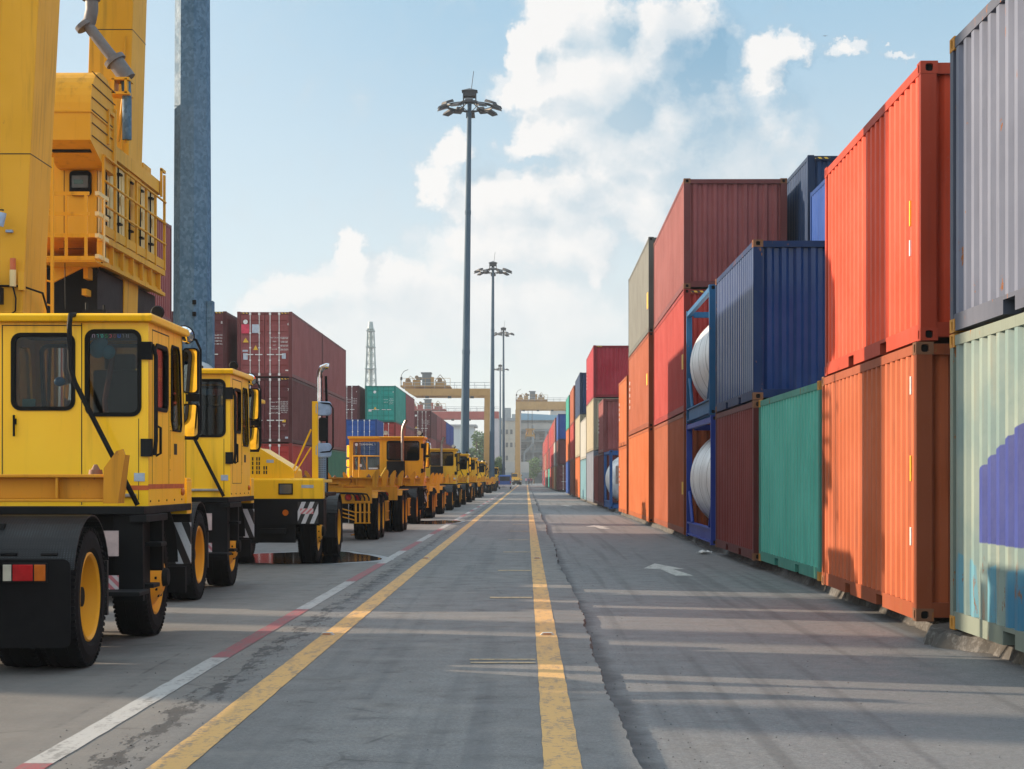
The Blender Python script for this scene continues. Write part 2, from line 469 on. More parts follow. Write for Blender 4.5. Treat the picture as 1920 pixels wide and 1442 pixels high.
def casting_holes(mb, c, sx, sy, h=.118, mat=0):
    """corner casting .178 x .162 x .118 with real holes on its outer faces; c = outer corner (bottom)"""
    x0, y0, z0 = c; dx, dy = .162, .178
    z1 = z0+h
    X = lambda d: x0 - sx*d
    Y = lambda d: y0 - sy*d
    def face(mapf, w, hw, hh):
        K = 16; inner = []; outer = []
        for i in range(K):
            t = 2*PI*(i+.5)/K; ct, stt = math.cos(t), math.sin(t)
            s_ = 1/max(abs(ct), abs(stt))
            # rounded slot
            iu = w/2 + hw*max(-1, min(1, ct*1.15)); iv = h/2 + hh*max(-1, min(1, stt*1.15))
            inner.append((iu, iv)); outer.append((w/2 + w/2*ct*s_, h/2 + h/2*stt*s_))
        # snap the outer loop to the rectangle's corners
        for q in ((0,0),(w,0),(w,h),(0,h)):
            k = min(range(K), key=lambda i: (outer[i][0]-q[0])**2 + (outer[i][1]-q[1])**2); outer[k] = q
        v = [mapf(*p, 0) for p in outer] + [mapf(*p, 0) for p in inner] + [mapf(*p, .045) for p in inner]
        f = [(i, (i+1) % K, K+(i+1) % K, K+i) for i in range(K)] + [(K+i, K+(i+1) % K, 2*K+(i+1) % K, 2*K+i) for i in range(K)]
        mb.add(v, f, mat); mb.add([mapf(*p, .045) for p in inner], [tuple(range(K))], 1)
    face(lambda u, v, d: (X(u), Y(d), z0+v), dx, .036, .036)       # end face
    face(lambda u, v, d: (X(d), Y(u), z0+v), dy, .026, .040)       # side face
    a = [(X(0), Y(0)), (X(dx), Y(0)), (X(dx), Y(dy)), (X(0), Y(dy))]
    mb.add([(p[0], p[1], z) for z in (z0, z1) for p in a], [(0,1,2,3), (4,5,6,7), (1,2,6,5), (2,3,7,6)], mat)
def frame_mesh(L, H, near, pockets, dark):
    mb = MB(); hx, hy = W/2, L/2
    ch = .118
    for sx in (-1, 1):
        for sy in (-1, 1):
            # post between the castings (castings stand 3 mm proud)
            mb.box(sx*(hx-.004), sx*(hx-.15), sy*(hy-.004), sy*(hy-.12), ch if near else 0, H-ch if near else H)
        # top side rail, bottom side rail with fork pockets
        mb.box(sx*(hx-.006), sx*(hx-.07), -hy+.121, hy-.121, H-.105, H-.016)
        segs = [(-hy+.121, hy-.121)]
        if pockets:
            q = .18; pc = [(-1.03-q, -1.03+q), (1.03-q, 1.03+q)]
            segs = [(-hy+.121, pc[0][0]), (pc[0][1], pc[1][0]), (pc[1][1], hy-.121)]
            for a, b in pc: mb.box(sx*(hx-.16), sx*(hx-.2), a-.02, b+.02, .02, .16, 1); mb.box(sx*(hx-.008), sx*(hx-.16), a, b, .125, .16)
        for a, b in segs: mb.box(sx*(hx-.008), sx*(hx-.16), a, b, .012, .16)
        if not pockets: pass
    for sy in (-1, 1):
        mb.box(-hx+.151, hx-.151, sy*(hy-.006), sy*(hy-.1), H-.12, H-.018)
        mb.box(-hx+.151, hx-.151, sy*(hy-.006), sy*(hy-.12), .035, .17)
    mb.box(-hx+.2, hx-.2, -hy+.2, hy-.2, .06, .14, 1)
    return mb
def roof_mesh(L, H):
    mb = MB(); pts = corr(-L/2+.1, L/2-.1, .4, .02); n = len(pts); v = []
    for (u, d) in pts: v += [(-W/2+.06, u, H-.022-d), (W/2-.06, u, H-.022-d)]
    return mb.add(v, [(2*i, 2*i+2, 2*i+3, 2*i+1) for i in range(n-1)])
def door_leaf(L, H, sgn, side):
    """one door leaf, pressed with horizontal ribs"""
    mb = MB(); y0 = sgn*(L/2-.03)
    x0, x1 = (-W/2+.16, -.012) if side < 0 else (.012, W/2-.16)
    zs = [(.18, 0)]; z = .18; top = H-.125; k = 5; p = (top-.18-.12)/k
    z = .30
    for i in range(k):
        zs += [(z, 0), (z+.05, .03), (z+p*.42, .03), (z+p*.42+.05, 0)]; z += p
    zs.append((top, 0)); n = len(zs)
    v = []
    xa, xb = x0+.07, x1-.07
    for (zz, d) in zs: v += [(xa, y0-sgn*d, zz), (xb, y0-sgn*d, zz)]
    mb.add(v, [(2*i, 2*i+1, 2*i+3, 2*i+2) for i in range(n-1)])
    mb.box(x0, xa, y0+sgn*.004, y0-sgn*.05, .18, top); mb.box(xb, x1, y0+sgn*.004, y0-sgn*.05, .18, top)
    return mb
def rod_mesh(L, H, sgn, xx, near):
    mb = MB(); y = sgn*(L/2-.03+.03)
    mb.cyl((xx, y, .10), (xx, y, H-.07), .017, n=8)
    for z in (.12, H-.1): mb.box(xx-.045, xx+.045, y-.02, y+.02, z-.05, z+.06)
    for z in (.75, 1.3, 1.95): mb.box(xx-.04, xx+.04, y-.012, y+.018, z-.025, z+.025)
    return mb
LBL_Y = plain('yellow_sticker', (.70, .42, .02), .5); LBL_W = plain('white_sticker', (.72, .72, .70), .5); LBL_R = plain('red_sticker', (.60, .03, .08), .5)
LBL_G = plain('pale_grey_sticker', (.42, .48, .56), .5)
WTXT = plain('white_stencil', (.66, .66, .64), .6)
DARKIN = plain('dark_void', (.004, .004, .005), .9)

def container(x, y0, L, H, z, col, label, x_far=None, end='plain', near=False, face=-1, castings=None, haz=False, group=None, stickers=()):
    """aisle face at x (face -1: facing left, +1: facing right), near end at y0"""
    xf = x if x_far is None else x_far
    rz = -math.atan2(xf-x, L)
    cx = x - face*W/2
    c = Vector((cx + (xf-x)/2, y0 + L/2, z))
    t = thing('shipping_container', label, 'shipping container', c, rz, group)
    pockets = L < 7
    pm, fm = cmat(col), cmat(col, 'frame')
    cm = fm if castings is None else paint(*castings)
    put('frame', cached(('fr', L, H, near, col), lambda: frame_mesh(L, H, near, pockets, 1), 'frame', [fm, DARKIN]), t)
    put('side_panel', cached(('sd', L, H, -1, col), lambda: side_mesh(L, H, -1), 'side_panel', [pm]), t)
    put('side_panel', cached(('sd', L, H, 1, col), lambda: side_mesh(L, H, 1), 'side_panel', [pm]), t)
    put('end_panel', cached(('en', L, H, 1, col), lambda: end_mesh(L, H, 1), 'end_panel', [pm]), t)
    put('roof', cached(('rf', L, H, col), lambda: roof_mesh(L, H), 'roof', [fm]), t)
    if end == 'plain':
        put('end_panel', cached(('en', L, H, -1, col), lambda: end_mesh(L, H, -1), 'end_panel', [pm]), t)
    else:
        for s in (-1, 1):
            d = put('door', cached(('dr', L, H, s, col), lambda: door_leaf(L, H, -1, s), 'door', [pm]), t)
            for xx in ((.24, .64) if s > 0 else (-.64, -.24)):
                rm = WHT if col not in ('sea_green', 'green') else cmat(col, 'frame')
                put('lock_rod', cached(('rod', L, H, xx, rm.name), lambda: rod_mesh(L, H, -1, xx, near), 'lock_rod', [rm]), d)
            hb = lambda: MB().box(s*.1 , s*.42, -L/2-.02, -L/2+.0, .98, 1.02).box(s*.5, s*.84, -L/2-.02, -L/2, .98, 1.02)
            put('door_handle', cached(('hd', L, s), hb, 'door_handle', [WHT]), d)
    if near:
        k = 0
        for sx in (-1, 1):
            for sy in (-1, 1):
                for zz in (0, H-.118):
                    me = cached(('cast', L, H, sx, sy, zz, cm.name), lambda: cast_mb(L, sx, sy, zz), 'corner_casting', [cm, DARKIN])
                    put('corner_casting', me, t)
    if haz:
        mb = MB()
        for a, b in ((-W/2+.17, -W/2+.52), (W/2-.52, W/2-.17)): mb.box(a, b, -L/2+.001, -L/2+.01, H-.085, H-.045)
        mb.build('hazard_stripe', HAZ, t)
    for (yy, zz, w, h, m, nm) in stickers:     # on the aisle side
        mb = MB().box(face*(W/2+.001), face*(W/2-.02), yy-w/2, yy+w/2, zz-h/2, zz+h/2); mb.build(nm, m, t)
    return t
def cast_mb(L, sx, sy, zz):
    mb = MB(); casting_holes(mb, (sx*W/2, sy*L/2, zz), sx, sy); return mb

def door_marks(t, L, H, kind):
    """writing and stickers on a door end facing the camera"""
    y = -L/2 + .024; yf = y - .006
    def tx(s, x, z, size): text(s, size, WTXT, t, M_back(x, yf-.002, z), 'stencil_text')
    if kind == 'a':
        tx('6', 1.04, H-.55, .16)
        for i, (a, b) in enumerate((('MAX. GROSS', '32,500 KGS'), ('', '71,650 LBS'), ('TARE', '3,790 KGS'), ('', '8,360 LBS'), ('NET', '28,710 KGS'), ('', '63,290 LBS'), ('CU.CAP.', '76.3 CU.M'), ('', '2,694 CU.FT'))):
            z = H-1.10-.085*i - (.05 if i % 2 == 0 else 0)
            if a: tx(a, .43, z, .07)
            tx(b, .86, z, .075)
        for (x0, x1, z0, z1, m) in ((-1.03, -.68, H-.96, H-.56, LBL_R), (-.56, -.22, H-.94, H-.56, LBL_G), (-.95, -.75, H-2.12, H-1.84, LBL_G), (-.98, -.74, H-1.77, H-1.69, LBL_G), (.76, .93, H-2.08, H-1.84, LBL_G), (.92, 1.04, H-2.62, H-2.57, LBL_W)):
            MB().box(x0, x1, yf-.004, yf, z0, z1).build('sticker', m, t)
        for (cx, cz, w) in ((-.84, H-1.28, .13), (-.40, H-1.61, .11)):
            MB().prism([(cx-w, cz-.08), (cx+w, cz-.08), (cx, cz+.13)], yf-.006, yf, 'y').build('warning_triangle', LBL_Y, t)
        o = MB().lathe([(0, .0), (0, .10), (.003, .10)], (-.85, yf-.005, H-.45), 'y', 20); o.build('round_sticker', LBL_W, t)
    elif kind == 'b':
        tx('7', 1.04, H-.55, .16)
        for i, (a, b) in enumerate((('MAX WT', '30,480 KG'), ('', '67,200 LB'), ('TARE WT', '3,900 KG'), ('PAYLOAD', '26,580 KG'), ('', '58,600 LB'), ('CU CAP', '76.3 M3'))):
            z = H-1.08-.093*i
            if a: tx(a, .44, z-.02, .085)
            tx(b, .86, z, .08)
        MB().box(.78, .93, yf-.004, yf, H-1.98, H-1.87).build('sticker', LBL_Y, t); MB().box(.90, 1.03, yf-.004, yf, H-2.70, H-2.62).build('sticker', LBL_G, t)
        MB().prism([(.78, H-2.06), (.93, H-2.06), (.855, H-2.19)], yf-.004, yf, 'y').build('warning_triangle', plain('grey_sticker', (.3,.2,.2), .5), t)
    else:
        rr = random.Random(kind)
        tx(str(rr.choice((3, 4, 8, 1))), 1.0, H-.5, .16)
        tx('MAX WT', .42, H-1.1, .09); tx('TARE WT', .42, H-1.32, .09)
        for i in range(4): tx('%d,%d80 KG' % (rr.randint(3, 30), rr.randint(1, 9)), .85, H-1.05-.13*i, .085)
        MB().box(-.95, -.72, yf-.004, yf, .85, 1.02).build('sticker', LBL_W, t)
        if kind % 2: MB().prism([(-.55, 1.0), (-.30, 1.0), (-.425, 1.24)], yf-.004, yf, 'y').build('warning_triangle', LBL_Y, t)
        MB().lathe([(0, 0), (0, .11), (.003, .11)], (-.45, yf-.005, H-.5), 'y', 20).build('round_sticker', LBL_W, t)

def tank_container(x, y0, z, label, x_far, mk, seed=0):
    L, H = 6.058, 2.591
    rz = -math.atan2(x_far-x, L)
    t = thing('tank_container', label, 'tank container', (x + W/2 + (x_far-x)/2, y0+L/2, z), rz, 'tank containers in blue frames')
    hx, hy = W/2, L/2
    fm = paint(*mk)
    mb = MB()
    for sy in (-1, 1):
        for sx in (-1, 1):
            mb.box(sx*(hx-.003), sx*(hx-.13), sy*(hy-.003), sy*(hy-.12), .118, H-.118)
        mb.box(-hx+.17, hx-.17, sy*(hy-.01), sy*(hy-.14), H-.15, H-.02); mb.box(-hx+.17, hx-.17, sy*(hy-.01), sy*(hy-.14), .02, .2)
        mb.build('end_frame', fm, t); mb = MB()
    for sx in (-1, 1):
        mb = MB(); mb.box(sx*(hx-.01), sx*(hx-.10), -hy+.151, hy-.151, H-.13, H-.03)
        # I-beam bottom rail
        mb.box(sx*(hx-.01), sx*(hx-.15), -hy+.151, hy-.151, .04, .07); mb.box(sx*(hx-.01), sx*(hx-.15), -hy+.151, hy-.151, .30, .33)
        mb.box(sx*(hx-.05), sx*(hx-.08), -hy+.151, hy-.151, .07, .30)
        mb.build('side_rail', fm, t)
    for sx in (-1, 1):
        for sy in (-1, 1):
            for zz in (0, H-.118):
                put('corner_casting', cached(('cast', L, H, sx, sy, zz, fm.name), lambda: cast_mb(L, sx, sy, zz), 'corner_casting', [fm, DARKIN]), t)
    mb = MB()
    for sx in (-1, 1):
        for sy in (-1, 1):
            mb.tube([(sx*(hx-.07), sy*(hy-.15), 1.02), (sx*(hx-.07), sy*(hy-.95), .33)], .04, 6)
    mb.build('diagonal_brace', fm, t)
    tm, g, b = newmat('tank_cladding_silver_%d' % seed)
    P = coords(g); n1 = g.noise(g.map(P, (1.2, 1.2, 1.0)), 1.5, 6, .62); n2 = g.noise(P, 9, 5, .7)
    g._set(b.inputs['Base Color'], g.mix(g.ramp(n1, .35, .7), (.78, .79, .80), (.58, .59, .60)))
    g._set(b.inputs['Roughness'], g.ramp(n2, .2, .8, .28, .45)); b.inputs['Metallic'].default_value = .12
    g._set(b.inputs['Normal'], g.bump(n2, .08, .01))
    r = 1.175; zc = H/2+.02; h = hy-.17
    prof = [(-h-.0, .02), (-h+.02, .45), (-h+.1, .8), (-h+.24, 1.07), (-h+.42, r)]
    full = prof + [(-h+.9, r), (h-.9, r)] + [(-a, b_) for a, b_ in prof[::-1]]
    tank = MB().lathe(full, (0, 0, zc), 'y', 48).build('tank', [tm], t)
    for yy in (-1.6, .1, 1.7): MB().lathe([(-.022, r-.002), (-.018, r+.004), (.018, r+.004), (.022, r-.002)], (0, yy, zc), 'y', 48).build('cladding_band', STL, tank)
    mb = MB(); mb.box(-.35, .25, -h+.3, h-.3, H-.06, H-.03); mb.build('catwalk', STL, t)
    mb = MB(); mb.lathe([(0, .28), (.16, .28), (.17, .0)], (0, 0, H-.20), 'z', 20); mb.cyl((.5, 0, H-.22), (.5, 0, H-.06), .06); mb.build('manhole_lid', STL, t)
    mb = MB()
    for i in range(8): mb.box(.62, .98, -hy-.0+.02, -hy+.05, .3+i*.27, .33+i*.27)
    mb.box(.60, .64, -hy+.01, -hy+.06, .2, H-.15); mb.box(.96, 1.0, -hy+.01, -hy+.06, .2, H-.15); mb.build('ladder', fm, t)
    MB().box(-.35, .35, -hy+.02, -hy+.34, .02, .45).build('valve_box', fm, t)
    mb = MB()
    mb.box(-.95, -.6, -hy-.0, -hy+.02, 1.1, 1.9) if seed == 2 else mb.box(.2, .5, -hy, -hy+.02, .5, .8)
    mb.build('document_box', STL, t)
    return t

ORD = ['first', 'second', 'third', 'fourth', 'fifth', 'sixth', 'seventh', 'eighth', 'ninth', 'tenth', 'eleventh', 'twelfth', 'thirteenth', 'fourteenth', 'fifteenth', 'sixteenth', 'seventeenth', 'eighteenth', 'nineteenth', 'twentieth', 'twenty-first', 'twenty-second', 'twenty-third', 'twenty-fourth', 'twenty-fifth', 'twenty-sixth', 'twenty-seventh', 'twenty-eighth', 'twenty-ninth', 'thirtieth', 'thirty-first', 'thirty-second', 'thirty-third', 'thirty-fourth', 'thirty-fifth']
TIER = {1: ['lone'], 2: ['bottom', 'top'], 3: ['bottom', 'middle', 'top']}
NAMEC = {'brown_orange': 'brownish orange', 'red_orange': 'bright red-orange', 'rust_orange': 'rust orange', 'dark_maroon': 'dark maroon', 'grey_blue': 'grey-blue', 'sky_blue': 'sky blue', 'sea_green': 'sea green', 'royal_blue': 'royal blue', 'pale_green': 'pale green', 'plum': 'reddish maroon', 'slate': 'weathered slate-grey'}
GR = 'containers stacked along the right side'; GL = 'containers stacked along the left side'
LB = {}   # special labels
def stack(row, idx, x, y0, L, items, x_far=None, near=False, face=-1, group=GR, z0=.1, gapn=None):
    z = z0; n = len(items)
    out = []
    for i, it in enumerate(items):
        H, col = it[0], it[1]; kw = it[2] if len(it) > 2 else {}
        lab = kw.pop('label', None) or '%s %s container, %s of the %s stack in the %s' % ('long' if L > 7 else 'short', NAMEC.get(col, col), TIER[n][i], ORD[idx], row)
        mk = kw.pop('marks', None)
        dx = kw.pop('dx', 0)
        o = container(x+dx, y0, L, H, z, col, lab, (x_far if x_far is not None else x)+dx, near=near, face=face, group=group, **kw)
        if mk: door_marks(o, L, H, mk)
        out.append(o); z += H + .012
    return out

S, HC = 2.591, 2.896
RC = ('rusty_yellow_casting', (.42, .20, .035), .6, .5, .5)
RB = ('rusty_brown_casting', (.16, .07, .035), .7, .4, .5)
LF = 12.192; SF = 6.058
RR = 'right-hand front row'
def st(*a): return a
MK5 = [(5.2, 1.9-.22*i_, .16, .12, LBL_W, 'code_mark') for i_ in range(5)]; MKS = [(2.5, 1.7-.2*i_, .10, .11, LBL_W, 'code_mark') for i_ in range(4)]
ystk = lambda y, z, w=.07, h=.32, m=None: (y, z, w, h, m or LBL_Y, 'sticker')
stack(RR, 0, 3.74, 10.44, SF, [
    (S, 'pale_green', dict(label='pale green weathered container with indigo mark and rust runs, nearest bottom one', castings=RC)),
    (S, 'slate', dict(label='weathered grey-blue container with scratched side, nearest upper container at the right edge', castings=RC))], 3.74, True)
stack(RR, 1, 3.61, 17.27, SF, [
    (S, 'brown_orange', dict(label='brownish orange container with rusty yellow corners, below the bright red-orange one', castings=RB, stickers=[(-2.74, 1.42, .045, .24, LBL_Y, 'sticker'), (-2.74, .78, .04, .17, LBL_W, 'sticker'), (-2.74, 2.2, .04, .17, LBL_W, 'sticker')])),
    (S, 'red_orange', dict(label='bright red-orange container on top of the brownish orange one, glowing in the sun', dx=.04, stickers=[(-2.5, 1.25, .045, .24, LBL_Y, 'sticker'), (-2.5, .92, .045, .15, LBL_W, 'sticker')]))], 3.69, True)
stack(RR, 2, 3.78, 24.1, SF, [(S, 'teal', dict(label='teal green container with a rusty corner, single height beside the brownish orange one', castings=RC))], 3.75, True)
stack(RR, 3, 3.67, 30.2, SF, [
    (S, 'maroon', dict(label='dull red ribbed container under the dark blue one', castings=RB)),
    (S, 'blue', dict(label='glossy dark blue container with dented side, on the dull red ribbed one', castings=RB))], 3.67, True)
tank_container(3.67, 37.15, .1, 'silver tank in a royal blue frame, lower of the two stacked tanks', 3.70, ('tank_frame_royal_blue', (.012, .035, .24), .4, .2), 0)
tank_container(3.64, 37.15, .1+S+.012, 'silver tank in a worn mid-blue frame, upper of the two stacked tanks', 3.70, ('tank_frame_mid_blue', (.012, .085, .20), .5, .4, .3), 1)
stack(RR, 5, 3.71, 44.0, LF, [
    (HC, 'rust_orange', dict(label='long rust orange container at the bottom, just past the stacked tanks', stickers=[(-5.6, 1.1, .35, .3, LBL_Y, 'sticker')])),
    (HC, 'red', dict(label='long red container with hazard stripes, middle of the stack past the tanks', haz=True, stickers=[(-5.6, 1.2, .35, .35, LBL_Y, 'sticker')])),
    (S, 'plum', dict(label='long maroon container with its ribbed end in shade, top of the stack past the tanks', castings=RB))], 3.83, True)
stack(RR, 6, 3.73, 57.0, LF, [
    (HC, 'orange', dict(label='long light orange container at the bottom with truck shadows on it')),
    (HC, 'rust_orange', dict(label='long rust orange container between the light orange and the grey one', stickers=[(-5.2, 1.5, .5, .35, LBL_Y, 'sticker')]+MK5)),
    (HC, 'grey', dict(label='long olive-grey container on top, left of the big maroon one', stickers=[(-5.5, 1.0, .5, .5, LBL_Y, 'sticker')]))], 3.78, True)
stack(RR, 7, 3.74, 69.75, SF, [(S, 'orange', dict(stickers=MKS)), (S, 'orange', dict(stickers=MKS))], 3.74)
tank_container(3.67, 82.4, .1, 'far silver tank in a dark blue frame with a grey box on its end', 3.67, ('tank_frame_dark_blue', (.012, .06, .19), .5, .3), 2)
stack(RR, 9, 3.70, 90.0, SF, [(S, 'dark_maroon'), (S, 'plum', dict(label='short maroon container standing beyond the far tank, under the crimson one', stickers=MKS))])
stack(RR, 10, 3.72, 96.7, SF, [(S, 'maroon', dict(label='short maroon container on the ground between far tank and cream container'))])
stack(RR, 11, 3.70, 103.2, LF, [(HC, 'grey_blue'), (HC, 'cream', dict(label='cream container with a grey end under the crimson one')), (HC, 'crimson', dict(label='crimson container with a yellow triangle on top of the cream one', haz=True, stickers=MK5))])
stack(RR, 12, 3.70, 116.0, LF, [(S, 'sky_blue'), (S, 'white')])
stack(RR, 13, 3.70, 129.5, LF, [(HC, 'orange'), (HC, 'cream'), (HC, 'navy', dict(label='navy blue container on top, left of the crimson one'))])
stack(RR, 14, 3.72, 147.5, LF, [(HC, 'brown'), (HC, 'red'), (HC, 'rust_orange')])
stack(RR, 15, 3.72, 164.0, LF, [(HC, 'royal_blue'), (HC, 'orange'), (HC, 'sea_green')])
# behind the front row
RR2 = 'second row on the right'
stack(RR2, 0, 6.42, 36.2, SF, [(S, 'plum'), (S, 'maroon'), (S, 'royal_blue', dict(label='bright blue container in the second row, behind the dark blue one'))], near=False)
stack(RR2, 1, 6.42, 42.6, LF, [(HC, 'maroon'), (HC, 'rust_orange'), (HC, 'navy', dict(label='navy container with yellow-black stripes at the back, highest of the second row', haz=True))])
# far block past the cross lane
FB = 'far right-hand block'
yy = 212.0; rr = random.Random(5)
far = [['dark_maroon', 'dark_maroon', 'royal_blue'], ['tan', 'white', 'plum'], ['orange', 'red', 'red'], ['maroon', 'crimson', 'red'], ['red', 'crimson', 'crimson'], ['sea_green', 'dark_maroon', 'red'], ['teal', 'plum', 'dark_maroon'],
       ['maroon', 'red', 'crimson'], ['plum', 'maroon', 'red'], ['white', 'rust_orange', 'red'], ['maroon', 'grey', 'crimson'], ['crimson', 'red', 'plum'], ['maroon', 'plum', 'red'], ['blue', 'maroon', 'plum'], ['red', 'maroon', 'crimson']]
for i, cs in enumerate(far):
    its = [(HC, c) for c in cs]
    if i == 0: its = [(HC, 'dark_maroon', dict(end='door')), (HC, 'dark_maroon'), (HC, 'royal_blue', dict(label='blue container with shaded ribbed end topping the nearest stack past the lane'))]
    stack(FB, i, 3.45 if i else 3.6, yy, LF, its); yy += 12.7

# left side
LR = 'left-hand row'
XL = -10.35
stack(LR, 0, XL, 29.9, LF, [(HC, 'maroon'), (HC, 'plum'), (HC, 'maroon', dict(label='maroon container high behind the crane platform, nearest of the left row'))], face=1, group=GL)
stack(LR, 1, XL, 42.3, LF, [(HC, 'maroon'), (HC, 'maroon'), (HC, 'plum', dict(label='ribbed maroon container seen between the crane platform and the grey pole'))], face=1, group=GL)
stack(LR, 2, XL, 82.5, LF, [
    (HC, 'red', dict(end='door', label='red container at the foot of the maroon door-end stack behind the trucks')),
    (HC, 'dark_maroon', dict(end='door', marks='b', haz=True, label='purplish maroon container with white door rods, middle of the door-end stack')),
    (HC, 'plum', dict(end='door', marks='a', haz=True, label='maroon container with red and blue door stickers and two yellow triangles'))], face=1, group=GL)
stack(LR, 3, XL, 94.95, LF, [(HC, 'green', dict(label='dark green container low behind the exhaust of the facing truck')), (HC, 'plum'), (HC, 'plum')], face=1, group=GL)
stack('second row on the left', 0, -13.22, 82.3, LF, [(HC, 'maroon'), (HC, 'maroon'), (HC, 'dark_maroon', dict(end='door', marks=5, haz=True, label='maroon door-end container just right of the grey pole'))], face=1, group=GL)
stack(LR, 4, -11.2, 140.2, SF, [(HC, 'grey'), (HC, 'royal_blue', dict(end='door', label='blue door-end container low in front of the sea green one'))], face=1, group=GL)
stack(LR, 5, XL, 148.0, LF, [(HC, 'plum'), (HC, 'red', dict(end='door')), (HC, 'sea_green', dict(end='door', marks=7, label='sea green door-end container on top of the left row'))], face=1, group=GL)
stack(LR, 6, XL, 160.6, LF, [(HC, 'maroon'), (HC, 'plum'), (HC, 'plum')], face=1, group=GL)
stack('second row on the left', 1, -13.22, 147.6, LF, [(HC, 'maroon'), (HC, 'plum'), (HC, 'dark_maroon', dict(end='door', marks=4, label='maroon door-end container left of the sea green one'))], face=1, group=GL)
lf = [['maroon', 'plum', 'dark_maroon'], ['plum', 'maroon', 'plum'], ['maroon', 'plum', 'plum'], ['grey_blue', 'plum', 'royal_blue'], ['maroon', 'plum', 'royal_blue'], ['plum', 'maroon'], ['maroon', 'sea_green'], ['plum', 'teal'], ['maroon', 'maroon'], ['green', 'sea_green'], ['plum', 'green']]
yy = 203.0
for i, cs in enumerate(lf):
    its = [(HC, c, dict(end='door')) for c in cs]
    if i == 0: its[2] = (HC, 'dark_maroon', dict(end='door', marks=3, label='maroon door-end container topping the third block on the left'))
    stack(LR, 7+i, XL, yy, LF, its, face=1, group=GL); yy += 12.7 + (8 if i == 6 else 0)
# ------------------------------------------------------------------ ground
def edge_x(y):
    return .57 + .03*math.sin(y*.35) + .012*math.sin(y*2.3+1) + (random.random()-.5)*.022
def asphalt():
    m, g, b = newmat('asphalt')
    P = coords(g, False)
    ag = g.noise(P, 48, 4, .85); mid = g.noise(P, 3.5, 6, .65); big = g.noise(g.map(P, (1, .22, 1)), .35, 4)
    sp = g.noise(P, 150, 2, .9)
    c = g.mix(g.ramp(g.m('ADD', g.m('MULTIPLY', ag, .6), g.m('MULTIPLY', sp, .4)), .36, .66), (.044, .048, .055), (.225, .228, .232))
    gr = g.noise(P, 24, 6, .8); c = g.mix(g.ramp(gr, .50, .68, 0, .5), c, (.030, .030, .033)); c = g.mix(g.ramp(gr, .28, .42, .35, 0), c, (.17, .16, .15))
    c = g.mix(g.ramp(big, .35, .7, 0, .5), c, (.150, .148, .146))
    o = g.xyz(P); sm_ = g.m('ADD', o[0], g.m('MULTIPLY', g.noise(g.map(P, (1, .6, 1)), 1.6, 5, .7), -.35)); c = g.mix(g.m('MULTIPLY', g.ramp(sm_, .42, .56, 1, 0), .8), c, (.028, .028, .032))  # dark strip painted beside the slab edge to widen the step's shadow
    tk = g.noise(g.map(P, (2.6, .04, 1)), 1.5, 4); c = g.mix(g.ramp(tk, .52, .66, 0, .55), c, (.050, .051, .055))
    c = g.mix(g.ramp(mid, .55, .8, 0, .35), c, (.05, .05, .053))
    st = g.noise(g.map(P, (3, 14, 1)), 1.1, 5, .75)
    c = g.mix(g.ramp(st, .70, .76, 0, .6), c, (.03, .028, .03))
    g._set(b.inputs['Base Color'], c); g._set(b.inputs['Roughness'], g.ramp(mid, .3, .8, .62, .85))
    g._set(b.inputs['Normal'], g.bump(g.m('ADD', ag, g.m('MULTIPLY', mid, .6)), .45, .006))
    return m
